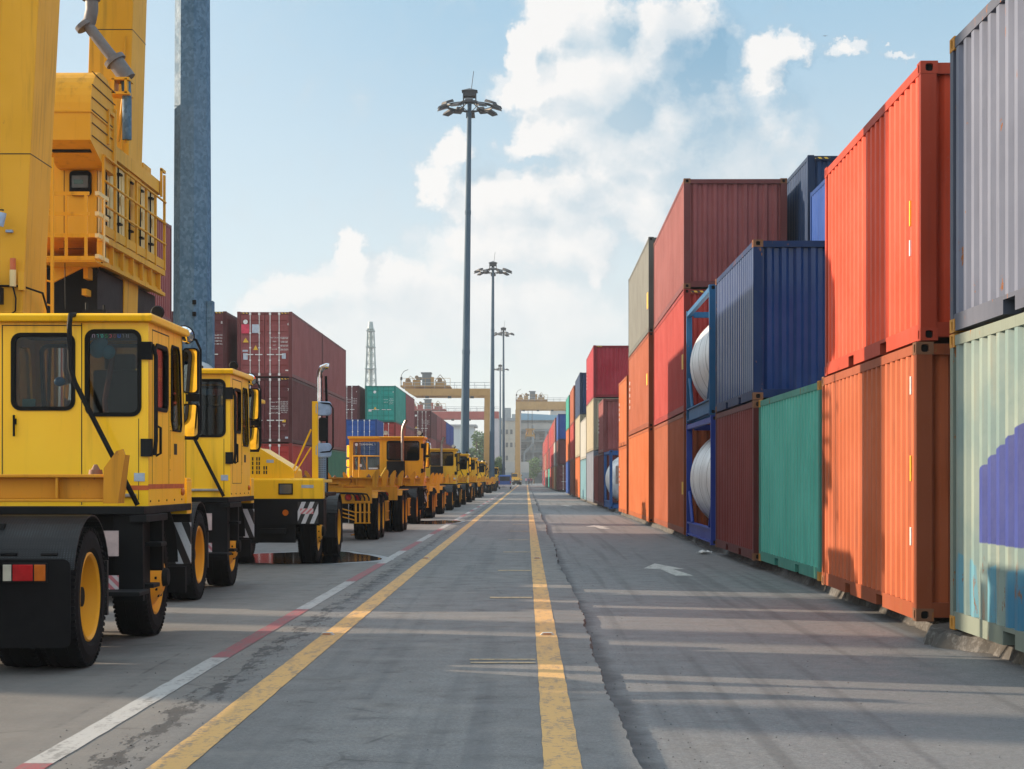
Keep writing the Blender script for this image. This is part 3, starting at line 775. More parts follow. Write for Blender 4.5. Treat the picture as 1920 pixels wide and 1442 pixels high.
def concrete():
    m, g, b = newmat('worn_concrete')
    P = coords(g, False); o = g.xyz(P)
    ag = g.noise(P, 42, 4, .85); mid = g.noise(P, 2.6, 7, .68); big = g.noise(g.map(P, (1, .15, 1)), .5, 4)
    sp = g.noise(P, 150, 2, .9)
    c = g.mix(g.ramp(g.m('ADD', g.m('MULTIPLY', ag, .6), g.m('MULTIPLY', sp, .4)), .36, .66), (.056, .058, .062), (.235, .230, .222))
    gr = g.noise(P, 20, 6, .8); c = g.mix(g.ramp(gr, .50, .68, 0, .45), c, (.048, .048, .051)); c = g.mix(g.ramp(gr, .28, .42, .3, 0), c, (.21, .20, .19))
    c = g.mix(g.ramp(big, .35, .7, 0, .7), c, (.085, .087, .091))
    # tyre-polished tracks and stains running with the traffic
    tr = g.noise(g.map(P, (2.6, .04, 1)), 1.3, 4)
    c = g.mix(g.ramp(tr, .5, .66, 0, .6), c, (.065, .068, .073))
    c = g.mix(g.ramp(mid, .55, .70, 0, .6), c, (.055, .055, .058))
    sk = g.noise(g.map(P, (6, .35, 1)), 1.7, 6, .75); c = g.mix(g.ramp(sk, .56, .72, 0, .5), c, (.05, .05, .053))
    du = g.noise(g.map(P, (1.2, .9, 1)), 1.3, 6, .7); c = g.mix(g.ramp(du, .5, .68, 0, .4), c, (.19, .18, .165))
    ap = g.ramp(o[0], -2.13, -2.08, 1, 0)               # apron left of the joint, slightly browner
    c = g.mix(g.m('MULTIPLY', ap, .5), c, (.15, .14, .128))
    # broken dark joint between apron and road
    jn = g.noise(g.map(P, (5, 1.3, 1)), 1.6, 6, .75); w = g.m('MULTIPLY', g.ramp(jn, .46, .62), .16)
    xx = g.m('ABSOLUTE', g.m('ADD', o[0], 2.10))
    jm = g.ramp(g.m('SUBTRACT', xx, w), -.01, .015, 1, 0)
    c = g.mix(g.m('MULTIPLY', jm, .85), c, (.018, .018, .02))
    # transverse joints on the apron and thin cracks
    ty = g.m('ABSOLUTE', g.m('SUBTRACT', g.m('FRACT', g.m('DIVIDE', g.m('ADD', o[1], g.m('MULTIPLY', jn, .12)), 5.6)), .5))
    tj = g.m('MULTIPLY', g.ramp(ty, .001, .0025, 1, 0), ap)
    c = g.mix(g.m('MULTIPLY', tj, .7), c, (.02, .02, .022))
    vo = g.n('ShaderNodeTexVoronoi', feature='DISTANCE_TO_EDGE'); g._set(vo.inputs['Vector'], g.vm('ADD', P, g.vm('MULTIPLY', g.n('ShaderNodeTexNoise').outputs[1], (.5,.5,0)))); vo.inputs['Scale'].default_value = .42
    ck = g.m('MULTIPLY', g.ramp(vo.outputs[0], .002, .006, 1, 0), g.ramp(mid, .45, .6))
    c = g.mix(g.m('MULTIPLY', ck, .55), c, (.03, .03, .03))
    oil = g.ramp(g.noise(g.map(P, (.8, .5, 1)), .9, 3), .66, .76, 0, .55)
    c = g.mix(oil, c, (.045, .045, .05))
    g._set(b.inputs['Base Color'], c); g._set(b.inputs['Roughness'], g.ramp(mid, .3, .8, .6, .85))
    g._set(b.inputs['Normal'], g.bump(g.m('ADD', g.m('ADD', ag, g.m('MULTIPLY', mid, .8)), g.m('MULTIPLY', jm, -1.)), .4, .006))
    return m
def mark(name, rgb, wear=.5):
    m, g, b = newmat(name)
    P = coords(g, False); n = g.noise(P, 22, 7, .75); n2 = g.noise(g.map(P, (6, 1.2, 1)), 1.5, 5, .7)
    w = g.m('ADD', g.m('MULTIPLY', n, .7), g.m('MULTIPLY', n2, .5))
    c = g.mix(g.ramp(w, .60, .70, 0, min(1, wear*1.5)), rgb, (.12, .118, .115))
    c = g.mix(g.ramp(n2, .5, .75, 0, .35), c, [x*.55 for x in rgb])
    g._set(b.inputs['Base Color'], c); b.inputs['Roughness'].default_value = .7
    g._set(b.inputs['Normal'], g.bump(n, .3, .004))
    return m
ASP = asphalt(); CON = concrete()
YM = mark('worn_orange_yellow_road_paint', (.53, .31, .10)); WM = mark('worn_white_road_paint', (.34, .34, .335)); RM = mark('worn_red_road_paint', (.23, .06, .07), .7); WM2 = mark('faded_white_arrow_paint', (.42, .42, .40), .7); TM = mark('cream_tick_sunstreak', (.40, .30, .17), .5)
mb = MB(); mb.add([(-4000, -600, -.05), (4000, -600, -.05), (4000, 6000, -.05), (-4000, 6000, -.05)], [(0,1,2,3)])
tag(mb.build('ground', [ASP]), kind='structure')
# raised concrete road with a broken right edge
ys = []; y = -8.0
while y < 520: ys.append(y); y += .06 + max(0, y-6)*.010
edge = [(edge_x(y), y) for y in ys]
v = []; f = []
for (x, y) in edge: v += [(-140, y, 0), (x, y, 0), (x+.012, y, -.048)]
n = len(edge)
for i in range(n-1): f += [(3*i, 3*i+1, 3*i+4, 3*i+3), (3*i+1, 3*i+2, 3*i+5, 3*i+4)]
f += [tuple()] if False else []
mb = MB(); mb.add(v, f); mb.add([(-140, -8, 0), (edge[0][0], -8, 0), (edge[0][0], -8, -.049), (-140, -8, -.049)], [(0,1,2,3)])
mb.add([(-140, ys[-1], 0), (edge[-1][0], ys[-1], 0), (edge[-1][0], ys[-1], -.049), (-140, ys[-1], -.049)], [(0,1,2,3)])
tag(mb.build('concrete_road', [CON]), kind='structure')
def strip(name, x, w, y0, y1, mat, z=.004, jit=.0035):
    v = []; f = []; y = y0; k = 0
    while True:
        v += [(x-w/2+(random.random()-.5)*jit*2, y, z), (x+w/2+(random.random()-.5)*jit*2, y, z)]; k += 1
        if y >= y1: break
        y = min(y1, y + .12 + max(0, y)*.012)
    mb = MB(); mb.add(v, [(2*i, 2*i+1, 2*i+3, 2*i+2) for i in range(k-1)])
    o = mb.build(name, [mat]); return tag(o, kind='structure')
strip('road_centre_line', .18, .19, 2, 420, YM)
strip('road_edge_line', -1.76, .195, 2, 420, YM)
y = 3.8; k = 1
while y < 200:
    strip('kerbside_stripe', -2.43, .15, y, y+5.5, WM if k % 2 == 0 else RM); y += 5.5; k += 1
def tick(yc, hh=.05):
    mb = MB(); j = lambda: (random.random()-.5)*.02; yc_ = yc
    mb.add([(-.44+j(), yc-hh+j(), .004), (.07, yc-hh+j(), .004), (.07, yc+hh+j(), .004), (-.44+j(), yc+hh+j(), .004)], [(0,1,2,3)])
    tag(mb.build('road_tick', [TM]), kind='structure')
for yc in (14.40, 14.66, 22.3, 28.9, 36.2, 43.4, 50.6, 58, 66, 74, 82, 92, 104): tick(yc, .045 if yc < 15 else .14)  # bars stand for painted ticks with streaks of sunlight mixed into their colour
# arrows on the asphalt lane
def arrow(xc, y0, s):
    mb = MB(); z = -.046
    pts = [(-.02, 0), (.24, 0), (.10, 1.9), (.28, 2.0), (-.05, 3.9), (-.34, 2.2), (-.10, 1.95)]
    mb.add([(xc+p[0]*s, y0+p[1]*s, z) for p in pts], [(0,1,2,6), (2,3,4), (2,4,6), (4,5,6)])
    tag(mb.build('lane_arrow', [WM2]), kind='structure')
arrow(2.28, 28.3, 1.05); arrow(2.2, 55, 1.1); arrow(2.2, 100, 1.2)
# concrete plinth carrying the right-hand stacks, its edge set back under them and broken away near the camera
mb = MB(); v = []; k = 0; y = 6.0; rr = random.Random(4)
while y < 178:
    x = 3.93 + .03*math.sin(y*1.3) + (rr.random()-.5)*.03
    if 15.75 < y < 17.5: x = 3.60 + .30*abs((y-16.6)/.9)**1.5 + (rr.random()-.5)*.05
    v += [(x-.03-.05*rr.random(), y, -.049), (x, y, .055 + .03*rr.random()), (x+.10, y, .094), (6.4, y, .094)]; k += 1; y += .07 + max(0, y-18)*.012
mb.add(v, [q for i in range(k-1) for q in ((4*i, 4*i+4, 4*i+5, 4*i+1), (4*i+1, 4*i+5, 4*i+6, 4*i+2), (4*i+2, 4*i+6, 4*i+7, 4*i+3))])
tag(mb.build('concrete_plinth', [mark('dark_plinth_concrete', (.030, .028, .025))]), kind='structure')  # near-black colour carries the shade of the gap under the stacks
PADM = mark('pad_concrete', (.10, .09, .08))
# puddles
def puddle(cx, cy, rx, ry, seed, label):
    rr = random.Random(seed); N = 64; ph = [rr.random()*6 for _ in range(5)]
    pts = []
    for i in range(N):
        t = 2*PI*i/N; k = 1 + .16*math.sin(2*t+ph[0]) + .09*math.sin(3*t+ph[1]) + .06*math.sin(5*t+ph[2]) + .03*math.sin(9*t+ph[3])
        pts.append((cx+rx*k*math.cos(t), cy+ry*k*math.sin(t)))
    m = _pc.get('puddle')
    if not m:
        m, g, b = newmat('dark_puddle_water'); P = coords(g, False)
        b.inputs['Base Color'].default_value = (.006, .006, .008, 1); b.inputs['Roughness'].default_value = .10; b.inputs['IOR'].default_value = 1.33
        g._set(b.inputs['Normal'], g.bump(g.noise(P, 3, 3), .03, .01)); _pc['puddle'] = m
        r, g, b = newmat('damp_silt_rim'); P = coords(g, False)
        g._set(b.inputs['Base Color'], g.mix(g.noise(P, 8, 5, .7), (.10, .10, .105), (.22, .22, .22))); b.inputs['Roughness'].default_value = .35; _pc['rim'] = r
    c = (cx, cy)
    big = [(c[0]+(p[0]-c[0])*1.14, c[1]+(p[1]-c[1])*1.10) for p in pts]
    MBx = MB(); MBx.add([(p[0], p[1], .003) for p in big], [tuple(range(N))]); tag(MBx.build('silt_rim', [_pc['rim']]), kind='structure')
    MBx = MB(); MBx.add([(p[0], p[1], .007) for p in pts], [tuple(range(N))]); o = MBx.build('puddle', [m]); tag(o, kind='structure')
puddle(-4.1, 33.5, 1.25, 3.0, 3, ''); puddle(-3.05, 61, .75, 3.2, 8, '')
# studs
def stud2(x, y, lab):
    t = thing('road_stud', lab, 'road stud', (x, y, .004), 0, 'reflective studs on the yellow lines')
    MB().prism([(-.065, 0), (.065, 0), (.042, .022), (-.042, .022)], -.05, .05, 'y').build('stud_body', plain('stud_grey', (.42, .40, .36), .5), t)
    MB().prism([(-.04, .006), (.04, .006), (.032, .0185), (-.032, .0185)], -.053, -.0505, 'y').build('reflector', plain('stud_reflector_orange', (.5, .2, .08), .2), t)
stud2(-1.81, 16.95, 'road stud on the left yellow line nearest the camera'); stud2(.19, 16.95, 'road stud on the right yellow line nearest the camera')
stud2(-1.79, 33.2, 'road stud on the left yellow line beside the facing truck'); stud2(.19, 33.2, 'road stud on the right yellow line further away')
# pebbles and litter crumbs
mb = MB(); rr = random.Random(3)
for i in range(900):
    y = 8.5 + rr.random()**2*26
    if rr.random() < .45: x = -2.1 + rr.gauss(0, .25); z = 0
    elif rr.random() < .5: x = rr.uniform(.65, 3.5); z = -.05
    elif rr.random() < .5: x = rr.uniform(.6, .95); z = -.05
    else: x = rr.uniform(-3, .5); z = 0
    s = rr.uniform(.002, .0055)*(1.5 if rr.random() < .06 else 1)
    mb.add([(x-s, y-s, z), (x+s, y-s*.7, z), (x+s*.8, y+s, z), (x-s*.9, y+s*.8, z), (x, y, z+s*1.1)], [(0,1,4), (1,2,4), (2,3,4), (3,0,4)])
tag(mb.build('gravel', [plain('dark_pebble', (.035, .033, .03), .9)]), 'dark pebbles and crumbs scattered over the road', kind='stuff')
mb = MB(); rr = random.Random(9); bv = []
for j in range(7):
    for i in range(9):
        t = 2*PI*i/9; r = .13*math.sin(PI*(j+.3)/7.3)*(.7+.5*rr.random())
        bv.append((r*math.cos(t)*1.2, r*math.sin(t), .012+.075*j/7*(.7+.6*rr.random())))
mb.add(bv, [(j*9+i, j*9+(i+1) % 9, (j+1)*9+(i+1) % 9, (j+1)*9+i) for j in range(6) for i in range(9)])
tag(mb.build('crumpled_bag', [plain('crumpled_pale_plastic', (.6, .62, .62), .4)], loc=(3.45, 36.2, -.05)), 'crumpled pale plastic bag on the asphalt in front of the lower tank', 'litter')
# ------------------------------------------------------------------ wheels
def tyre_mb(r, w):
    mb = MB(); h = w/2
    mb.lathe([(-h*.72, r*.60), (-h*.98, r*.70), (-h, r*.84), (-h*.86, r*.955), (-h*.70, r*.99), (-h*.4, r), (-h*.36, r-.012), (-h*.30, r-.012), (-h*.26, r), (h*.26, r), (h*.30, r-.012), (h*.36, r-.012), (h*.4, r), (h*.70, r*.99), (h*.86, r*.955), (h, r*.84), (h*.98, r*.70), (h*.72, r*.60)], (0,0,0), 'x', 48)
    for k in range(64):
        t = 2*PI*k/64
        for s in (-1, 1):
            c = (s*h*.80, (r*.962)*math.cos(t), (r*.962)*math.sin(t))
            mb.obox(c, (h*.30, .024, .022), (t, 0, 0))
    return mb
def rim_mb(r, w, deep):
    """deep dish facing +x, or a shallow bulged one"""
    mb = MB(); h = w/2; R_ = r*.62
    if deep: prof = [(h*.72, R_*1.0), (h*.86, R_*1.03), (h*.92, R_*.99), (h*.80, R_*.93), (-h*.1, R_*.84), (-h*.62, R_*.80), (-h*.75, R_*.70), (-h*.70, R_*.36), (-h*.45, R_*.33), (-h*.40, 0)]
    else: prof = [(h*.72, R_*1.0), (h*.86, R_*1.03), (h*.90, R_*.98), (h*.75, R_*.92), (h*.55, R_*.86), (h*.95, R_*.60), (h*1.25, R_*.40), (h*1.3, 0)]
    return mb.lathe(prof, (0,0,0), 'x', 40)
def hub_mb(r, w, deep):
    mb = MB(); h = w/2; x = -h*.55 if deep else h*1.2
    mb.cyl((x, 0, 0), (x+(.16 if deep else .06), 0, 0), r*.17, r*.14, 16)
    rb = r*(.40 if deep else .33)
    for k in range(10):
        t = 2*PI*k/10; mb.cyl((x-(0 if deep else .06), rb*math.cos(t), rb*math.sin(t)), (x+(.05 if deep else -.015), rb*math.cos(t), rb*math.sin(t)), .014, n=6)
    return mb
_wm = {}
def wheel(parent, x, y, r, w, side, deep, rimmat=None):
    rimmat = rimmat or RIM
    k = (r, w, deep, rimmat.name)
    if k not in _wm:
        _wm[k] = (hub_mb(r, w, deep).mesh('wheel', [BLK]), tyre_mb(r, w).mesh('tyre', [RUB]), rim_mb(r, w, deep).mesh('rim', [rimmat]))
    a, b, c = _wm[k]
    o = bpy.data.objects.new('wheel', a); COL.objects.link(o); o.parent = parent; o.location = (x, y, r)
    if side < 0: o.rotation_euler = (0, 0, PI)
    put('tyre', b, o); put('rim', c, o)
    return o

def arc_guard(mb, x0, x1, yc, zc, r, a0, a1, t=.012, mat=0, n=16):
    pts = [(yc+r*math.cos(R(a0+(a1-a0)*i/n)), zc+r*math.sin(R(a0+(a1-a0)*i/n))) for i in range(n+1)]
    inn = [(yc+(r-t)*math.cos(R(a0+(a1-a0)*i/n)), zc+(r-t)*math.sin(R(a0+(a1-a0)*i/n))) for i in range(n+1)]
    v = [(x0, *p) for p in pts] + [(x1, *p) for p in pts] + [(x0, *p) for p in inn] + [(x1, *p) for p in inn]; N = n+1
    f = []
    for i in range(n):
        f += [(i, i+1, N+i+1, N+i), (2*N+i, 3*N+i, 3*N+i+1, 2*N+i+1), (i, 2*N+i, 2*N+i+1, i+1), (N+i, N+i+1, 3*N+i+1, 3*N+i)]
    mb.add(v, f, mat, False)

def mirror(parent, c, w, h, yaw, name='mirror', back=None, arm=None):
    """rounded housing whose glass faces -y before yaw"""
    M = Matrix.Translation(c) @ Matrix.Rotation(yaw, 4, 'Z')
    mp = lambda u, v, d: tuple(M @ Vector((u, d, v)))
    mb = MB(); p = rrect(-w/2, w/2, -h/2, h/2, min(w, h)*.25); n = len(p)
    q = rrect(-w/2+.012, w/2-.012, -h/2+.012, h/2-.012, min(w, h)*.22)
    vs = [mp(a[0], a[1], 0) for a in p] + [mp(a[0], a[1], .03) for a in p] + [mp(a[0]*.88, a[1]*.9, .045) for a in p] + [mp(a[0], a[1], 0) for a in q] + [mp(a[0], a[1], .008) for a in q]
    fs = [(i, (i+1) % n, n+(i+1) % n, n+i) for i in range(n)] + [(n+i, n+(i+1) % n, 2*n+(i+1) % n, 2*n+i) for i in range(n)] + [tuple(range(2*n, 3*n))]
    fs += [(i, 3*n+i, 3*n+(i+1) % n, (i+1) % n) for i in range(n)] + [(3*n+i, 4*n+i, 4*n+(i+1) % n, 3*n+(i+1) % n) for i in range(n)]
    mb.add(vs, fs); o = mb.build(name, [back or BLK], parent)
    mb = MB(); mb.add([mp(a[0], a[1], .007) for a in q], [tuple(range(n))]); mb.build('mirror_glass', [MIR], o)
    return o

# ------------------------------------------------------------------ terminal tractor, facing +y, origin under its rear axle
def tractor(label, loc, rz=0, group='yellow terminal tractors parked in line', kind='near', ym=None, stripe=True):
    ym = ym or YEL
    near = kind in ('near', 'second', 'facing'); bv = .006 if near else 0
    t = thing('terminal_tractor', label, 'terminal tractor', loc, rz, group)
    TR, TWR = .53, .30
    FA = 2.85
    # chassis
    mb = MB()
    for s in (-1, 1): mb.box(s*.36, s*.46, -.95, 3.55, .72, 1.02)
    for y in (-.9, -.3, .6, 1.4, 2.2, 3.3): mb.box(-.36, .36, y, y+.1, .76, .98)
    mb.box(-.55, .55, -.35, .55, 1.03, 1.09); mb.cyl((0, .1, 1.09), (0, .1, 1.14), .46, .46, 24)       # fifth wheel
    mb.cyl((-.9, 0, TR), (.9, 0, TR), .09, n=12); mb.cyl((-.9, FA, TR), (.9, FA, TR), .08, n=12); mb.ball((0, 0, TR), .22)
    mb.box(-1.0, 1.0, FA-.06, FA+.06, TR-.1, TR+.04)
    mb.box(-.36, .36, 1.0, 2.6, .50, .80)
    mb.build('chassis', [BLK], t, bv)
    # deck with side frames and steps
    mb = MB()
    mb.box(-1.20, 1.22, 1.42, 3.62, 1.125, 1.19); mb.box(1.10, 1.24, 1.42, 2.35, 1.06, 1.12)
    mb.build('deck', [BLK], t, bv)
    mb = MB()
    mb.box(.95, 1.20, 1.48, 1.56, .40, 1.12); mb.box(1.0, 1.22, 2.20, 2.28, .62, 1.12); mb.box(.55, 1.12, 1.56, 2.18, .50, 1.12)
    mb.build('side_box', [BLK], t, bv)
    MB().box(-.98, -.5, 1.0, 2.2, .48, 1.05).build('fuel_tank', [BLK], t, bv)
    for (x0, x1, y0, y1, z) in ((.93, 1.27, 1.00, 1.40, .47), (1.02, 1.26, 1.95, 2.2, .84), (1.02, 1.26, 1.62, 1.9, .50)):
        MB().box(x0, x1, y0, y1, z, z+.035).build('step', [BLK], t, bv)
    MB().box(.86, 1.02, 1.36, 1.38, .78, .99).build('number_plate', [plain('pale_pink_plate', (.55, .42, .40), .5)], t)
    MB().box(.86, 1.02, 1.36, 1.38, .48, .62).build('reflector', [RWR], t)
    # wheels
    for s in (-1, 1):
        wheel(t, s*.97, 0, TR, TWR, s, True); wheel(t, s*.64, 0, TR, TWR, s, False)
        wheel(t, s*.90, FA, TR, .32, s, False)
    # mudguards with flaps and lamps
    for s in (-1, 1):
        mb = MB(); arc_guard(mb, s*.45, s*1.12, 0, TR, .62, 25, 158); mb.box(s*.5, s*1.11, .55, .60, .35, .78)
        o = mb.build('mudguard', [TREAD], t)
        p = rrect(.46, 1.11, .20, .84, .05); MB().prism([(s*a, b) for a, b in p], -.64, -.625, 'y').build('mudflap', [RUB], o)
        mb = MB(); mb.box(s*.625, s*.95, -.665, -.64, .672, .815)
        lp = mb.build('tail_lamp', [BLK], o, bv)
        for a, b_, m in ((.635, .695, CLRL), (.705, .85, REDL), (.86, .94, AMBL)):
            if s < 0: a, b_ = 1.575-b_, 1.575-a
            MB().box(s*a, s*b_, -.682, -.666, .685, .803).build('lens', [m], lp, .004 if near else 0)
        for dx in (.66, .95): MB().cyl((s*dx-.06, -.60, .875), (s*dx+.06, -.60, .875), .014, n=8).build('hinge', [BLK], o)
    # front fenders and bumper
    for s in (-1, 1):
        mb = MB(); arc_guard(mb, s*.72, s*1.12, FA, TR, .64, 10, 120); mb.build('front_fender', [BLK], t)
    mb = MB(); mb.box(-1.23, 1.20, 3.66, 3.76, .66, 1.085); mb.box(-.75, .8, 3.58, 3.68, .36, .70); mb.box(-.62, -.2, 3.70, 3.95, .52, .60)
    bp = mb.build('front_bumper', [BLK], t, bv)
    for s in (-1, 1):
        MB().box(s*.80, s*1.14, 3.762, 3.768, .68, 1.04).build('chevron_plate', [CHEV], bp)
        MB().box(s*.84, s*1.06, 3.769, 3.775, .84, .93).build('reflector', [RWR], bp)
        MB().cyl((s*.60, 3.755, .86), (s*.60, 3.79, .86), .05).build('turn_signal', [AMBL], bp)
    MB().box(1.02, 1.235, 3.50, 3.53, .62, 1.01).build('chevron_plate', [CHEV], t)
    MB().box(1.00, 1.22, 3.30, 3.38, .36, .60).build('front_mudflap', [RUB], t)
    mb = MB(); mb.box(-1.22, 1.2, 3.50, 3.745, 1.09, 1.40); mb.prism([(3.50, 1.4), (3.745, 1.4), (3.70, 1.43), (3.50, 1.43)], -1.22, 1.2, 'x')
    np_ = mb.build('nose_panel', [ym], t, bv)
    for s in (-1, 1):
        mb = MB(); mb.box(s*.48, s*.72, 3.746, 3.77, 1.16, 1.345); h = mb.build('headlight', [TRM], np_, bv)
        MB().box(s*.50, s*.70, 3.765, 3.778, 1.178, 1.328).build('lens', [plain('headlight_lens', (.22, .23, .24), .08, .6)], h)
        MB().box(s*.86, s*1.06, 3.746, 3.75, 1.27, 1.32).build('sticker', [LBL_G], np_)
    p = rrect(-.02, .05, 1.15, 1.35, .03); MB().prism(p, 3.746, 3.75, 'y').build('air_slot', [DARKIN], np_)
    # engine hood on the left
    mb = MB(); y0, y1 = 2.45, 3.60
    hx_ = .09 if kind == 'facing' else -.22
    prof = [(hx_, 1.42), (hx_, 1.93), (-.12 if kind == 'facing' else -.26, 1.935), (-.17 if kind == 'facing' else -.30, 1.92), (-.66, 1.62), (-.71, 1.56), (-.72, 1.42)]
    mb.prism(prof, y0, y1, "y")
    hd = mb.build('engine_hood', [ym], t, .01 if near else 0)
    mb = MB()
    for gx, n0 in ((-.03, 4), (-.10, 4), (-.14, 4), (-.22, 2), (-.26, 2)) if kind == 'facing' else ((-.34, 4), (-.38, 4), (-.46, 2)):
        for k in range(n0): mb.box(gx-.011, gx+.011, 3.6005, 3.604, 1.50+k*.075, 1.558+k*.075)
    mb.build('grille', [DARKIN], hd)
    MB().box(-.38, -.26, 3.6005, 3.603, 1.69, 1.74).build('sticker', [LBL_G], hd)
    mb = MB(); mb.box(-1.22, -.83, 2.3, 3.5, 1.36, 1.41); mb.box(-.83, hx_-.01, 2.3, 3.5, 1.19, 1.41); mb.build('side_deck', [ym], t, bv)
    # mirror post
    mb = MB(); mb.box(-1.10, -1.0, 3.36, 3.44, 1.41, 2.72); mb.tube([(-.62, 3.40, 1.43), (-.98, 3.40, 2.25)], .018, 6, 0); mb.tube([(-.66, 3.40, 1.43), (-.98, 3.40, 1.95)], .014, 6, 0)
    post = mb.build('mirror_post', [ym], t, bv)
    MB().tube([(-1.08, 3.42, 2.70), (-1.30, 3.42, 2.68), (-1.35, 3.42, 2.60), (-1.35, 3.42, 1.95), (-1.30, 3.42, 1.88), (-1.08, 3.42, 1.86)], .014, 6).build('mirror_arm', [BLK], post)
    for (z, w, h, bk) in ((2.60, .28, .24, GREYG), (2.25, .15, .40, BLK), (1.90, .28, .24, GREYG)): mirror(t, (-1.18, 3.38, z), w, h, R(8), back=bk)
    # exhaust
    if kind in ('near', 'facing', 'second'):
        MB().cyl((-.93, 1.45, 1.05), (-.93, 1.45, 2.05), .11, n=20).build('exhaust_guard', [PERF], t)
        MB().tube([(-.90, 1.45, 2.05), (-.90, 1.45, 3.20), (-.91, 1.45, 3.32), (-.95, 1.45, 3.40), (-1.03, 1.45, 3.43), (-1.07, 1.45, 3.42)], .055, 12).build('exhaust_pipe', [CHR], t)
        MB().tube([(-1.04, 1.47, 1.1), (-1.04, 1.47, 2.6), (-1.02, 1.47, 3.25)], .022, 8).build('intake_pipe', [BLK], t)
    else:
        MB().tube([(.55, 1.40, 1.95), (.55, 1.40, 2.95), (.58, 1.40, 3.12), (.68, 1.38, 3.32)], [.05, .05, .055, .065], 12).build('exhaust_pipe', [EXH], t)
        MB().box(.05, .62, 1.15, 1.58, 1.2, 2.0).build('air_tank_box', [BLK], t)
        MB().cyl((.68, 1.379, 3.325), (.684, 1.3785, 3.335), .07, n=12).build('exhaust_mouth', [DARKIN], t)
    # ---------------- cab
    X0, X1, Y0, Y1, Z0, Z1 = -.20, 1.20, 1.70, 3.38, 1.19, 2.745
    if kind == 'wide': X0 = -.16
    if kind == 'facing': X0 = .10
    th = .035
    mb = MB()
    back = lambda u, v, d: (u, Y0 + d, v)
    right = lambda u, v, d: (X1 - d, u, v)
    left = lambda u, v, d: (X0 + d, u, v)
    front = lambda u, v, d: (u, Y1 - d - max(0, v-1.9)*.16, v)
    W1 = (.05 if X0 < 0 else .16, .57, 2.01, 2.645); W2 = (.675, 1.13, 1.96, 2.675)
    if near:
        holed(mb, back, X0, .625, Z0, Z1, W1, .06, th); holed(mb, back, .625, X1, Z0, Z1, W2, .06, th); wins = [(back, W1), (back, W2)]
    else:
        WB = (.02, 1.08, 2.03, 2.66); holed(mb, back, X0, X1, Z0, Z1, WB, .08, th); wins = [(back, WB)]
    WS = (1.98, 2.52, 2.02, 2.58); WQ = (2.70, 3.10, 1.86, 2.60)
    holed(mb, right, Y0+th, 2.62, Z0, Z1, WS, .05, th); 
    # quarter window with a slanted front edge
    q = [(2.70, 1.95), (2.78, 1.86), (3.16, 1.86), (3.20, 1.92), (3.10, 2.56), (3.04, 2.62), (2.74, 2.62), (2.70, 2.58)]
    oc = [(2.62, Z0), (Y1, Z0), (Y1, 1.9), (Y1-.135, Z1), (2.62, Z1)]
    def fan(mapf):
        for d in (0, th):
            vs = [mapf(a, b, d) for a, b in q] + [mapf(a, b, d) for a, b in oc]
            fs = [(0, 8, 1), (1, 8, 9, 2), (2, 9, 10, 3), (3, 10, 11, 4), (4, 11, 5), (5, 11, 12, 6), (6, 12, 7), (7, 12, 8, 0)]
            mb.add(vs, fs)
        vs = [mapf(a, b, 0) for a, b in q] + [mapf(a, b, th) for a, b in q]
        mb.add(vs, [(i, (i+1) % 8, 8+(i+1) % 8, 8+i) for i in range(8)])
    fan(right); fan(left)
    holed(mb, left, Y0+th, 2.62, Z0, Z1, (1.95, 2.52, 1.95, 2.60), .05, th)
    WF = (X0+.09, X1-.09, 1.95, 2.66); holed(mb, front, X0, X1, 1.9, Z1, WF, .07, th)
    mb.box(X0+.001, X1-.001, Y1-th, Y1, Z0, 1.9); mb.box(X0+.01, X1-.01, Y0+.01, Y1-.03, Z0-.002, Z0+.03)
    wins += [(right, WS), (left, (1.95, 2.52, 1.95, 2.60)), (front, WF)]
    cab = mb.build('cab', [ym], t)
    for mp, rc in wins:
        wb = MB(); ring(wb, mp, rc, .07, .022, -.012, th+.006); w_ = wb.build('window', [TRM], cab)
        wb = MB(); pane(wb, mp, (rc[0]+.015, rc[1]-.015, rc[2]+.015, rc[3]-.015), .05, .012); wb.build('pane', [GLS], w_)
    for mp in (right, left):
        wb = MB(); vs = [mp(a, b, .010) for a, b in q] + [mp(a, b, .016) for a, b in q]; wb.add(vs, [tuple(range(8)), tuple(range(8, 16))[::-1]] + [(i, (i+1) % 8, 8+(i+1) % 8, 8+i) for i in range(8)]); w_ = wb.build('quarter_window', [GLS], cab)
        wb = MB(); wb.tube([Vector(mp(a, b, -.002)) for a, b in q + q[:1]], .011, 6); wb.build('window_seal', [TRM], w_)
    # roof
    mb = MB(); mb.prism([(1.60, 2.747), (3.32, 2.747), (3.40, 2.77), (3.32, 2.815), (1.62, 2.815), (1.58, 2.80)], X0-.06, X1+.05, 'x')
    rf = mb.build('roof', [ym], cab, .012 if near else 0)
    # seams, stripes, trims on the cab
    mb = MB()
    if near:
        for (a, b_, c, d) in ((X0+.16, X0+.168, 1.44, 2.72), (.632, .64, 1.2, 2.74), (X0+.16, .64, 2.715, 2.723), (1.115, 1.121, 1.24, 1.93)): mb.box(a, b_, Y0-.002, Y0+.004, c, d)
    for (a, b_, c, d) in ((1.86, 1.866, 1.36, 2.70), (2.60, 2.608, 1.36, 2.70), (1.86, 2.6, 1.36, 1.367), (1.86, 2.6, 2.69, 2.70), (2.66, 2.665, 1.6, 1.85), (2.66, 2.95, 1.85, 1.856)): mb.box(X1-.004, X1+.002, a, b_, c, d)
    mb.build('panel_seam', [SEAM], cab)
    if stripe:
        mb = MB(); mb.box(X0, X1+.003, Y0-.003, Y0+.002, 1.325, 1.365); mb.box(X1-.002, X1+.003, Y0, Y1-.05, 1.335, 1.375); mb.build('orange_stripe', [ORST], cab)
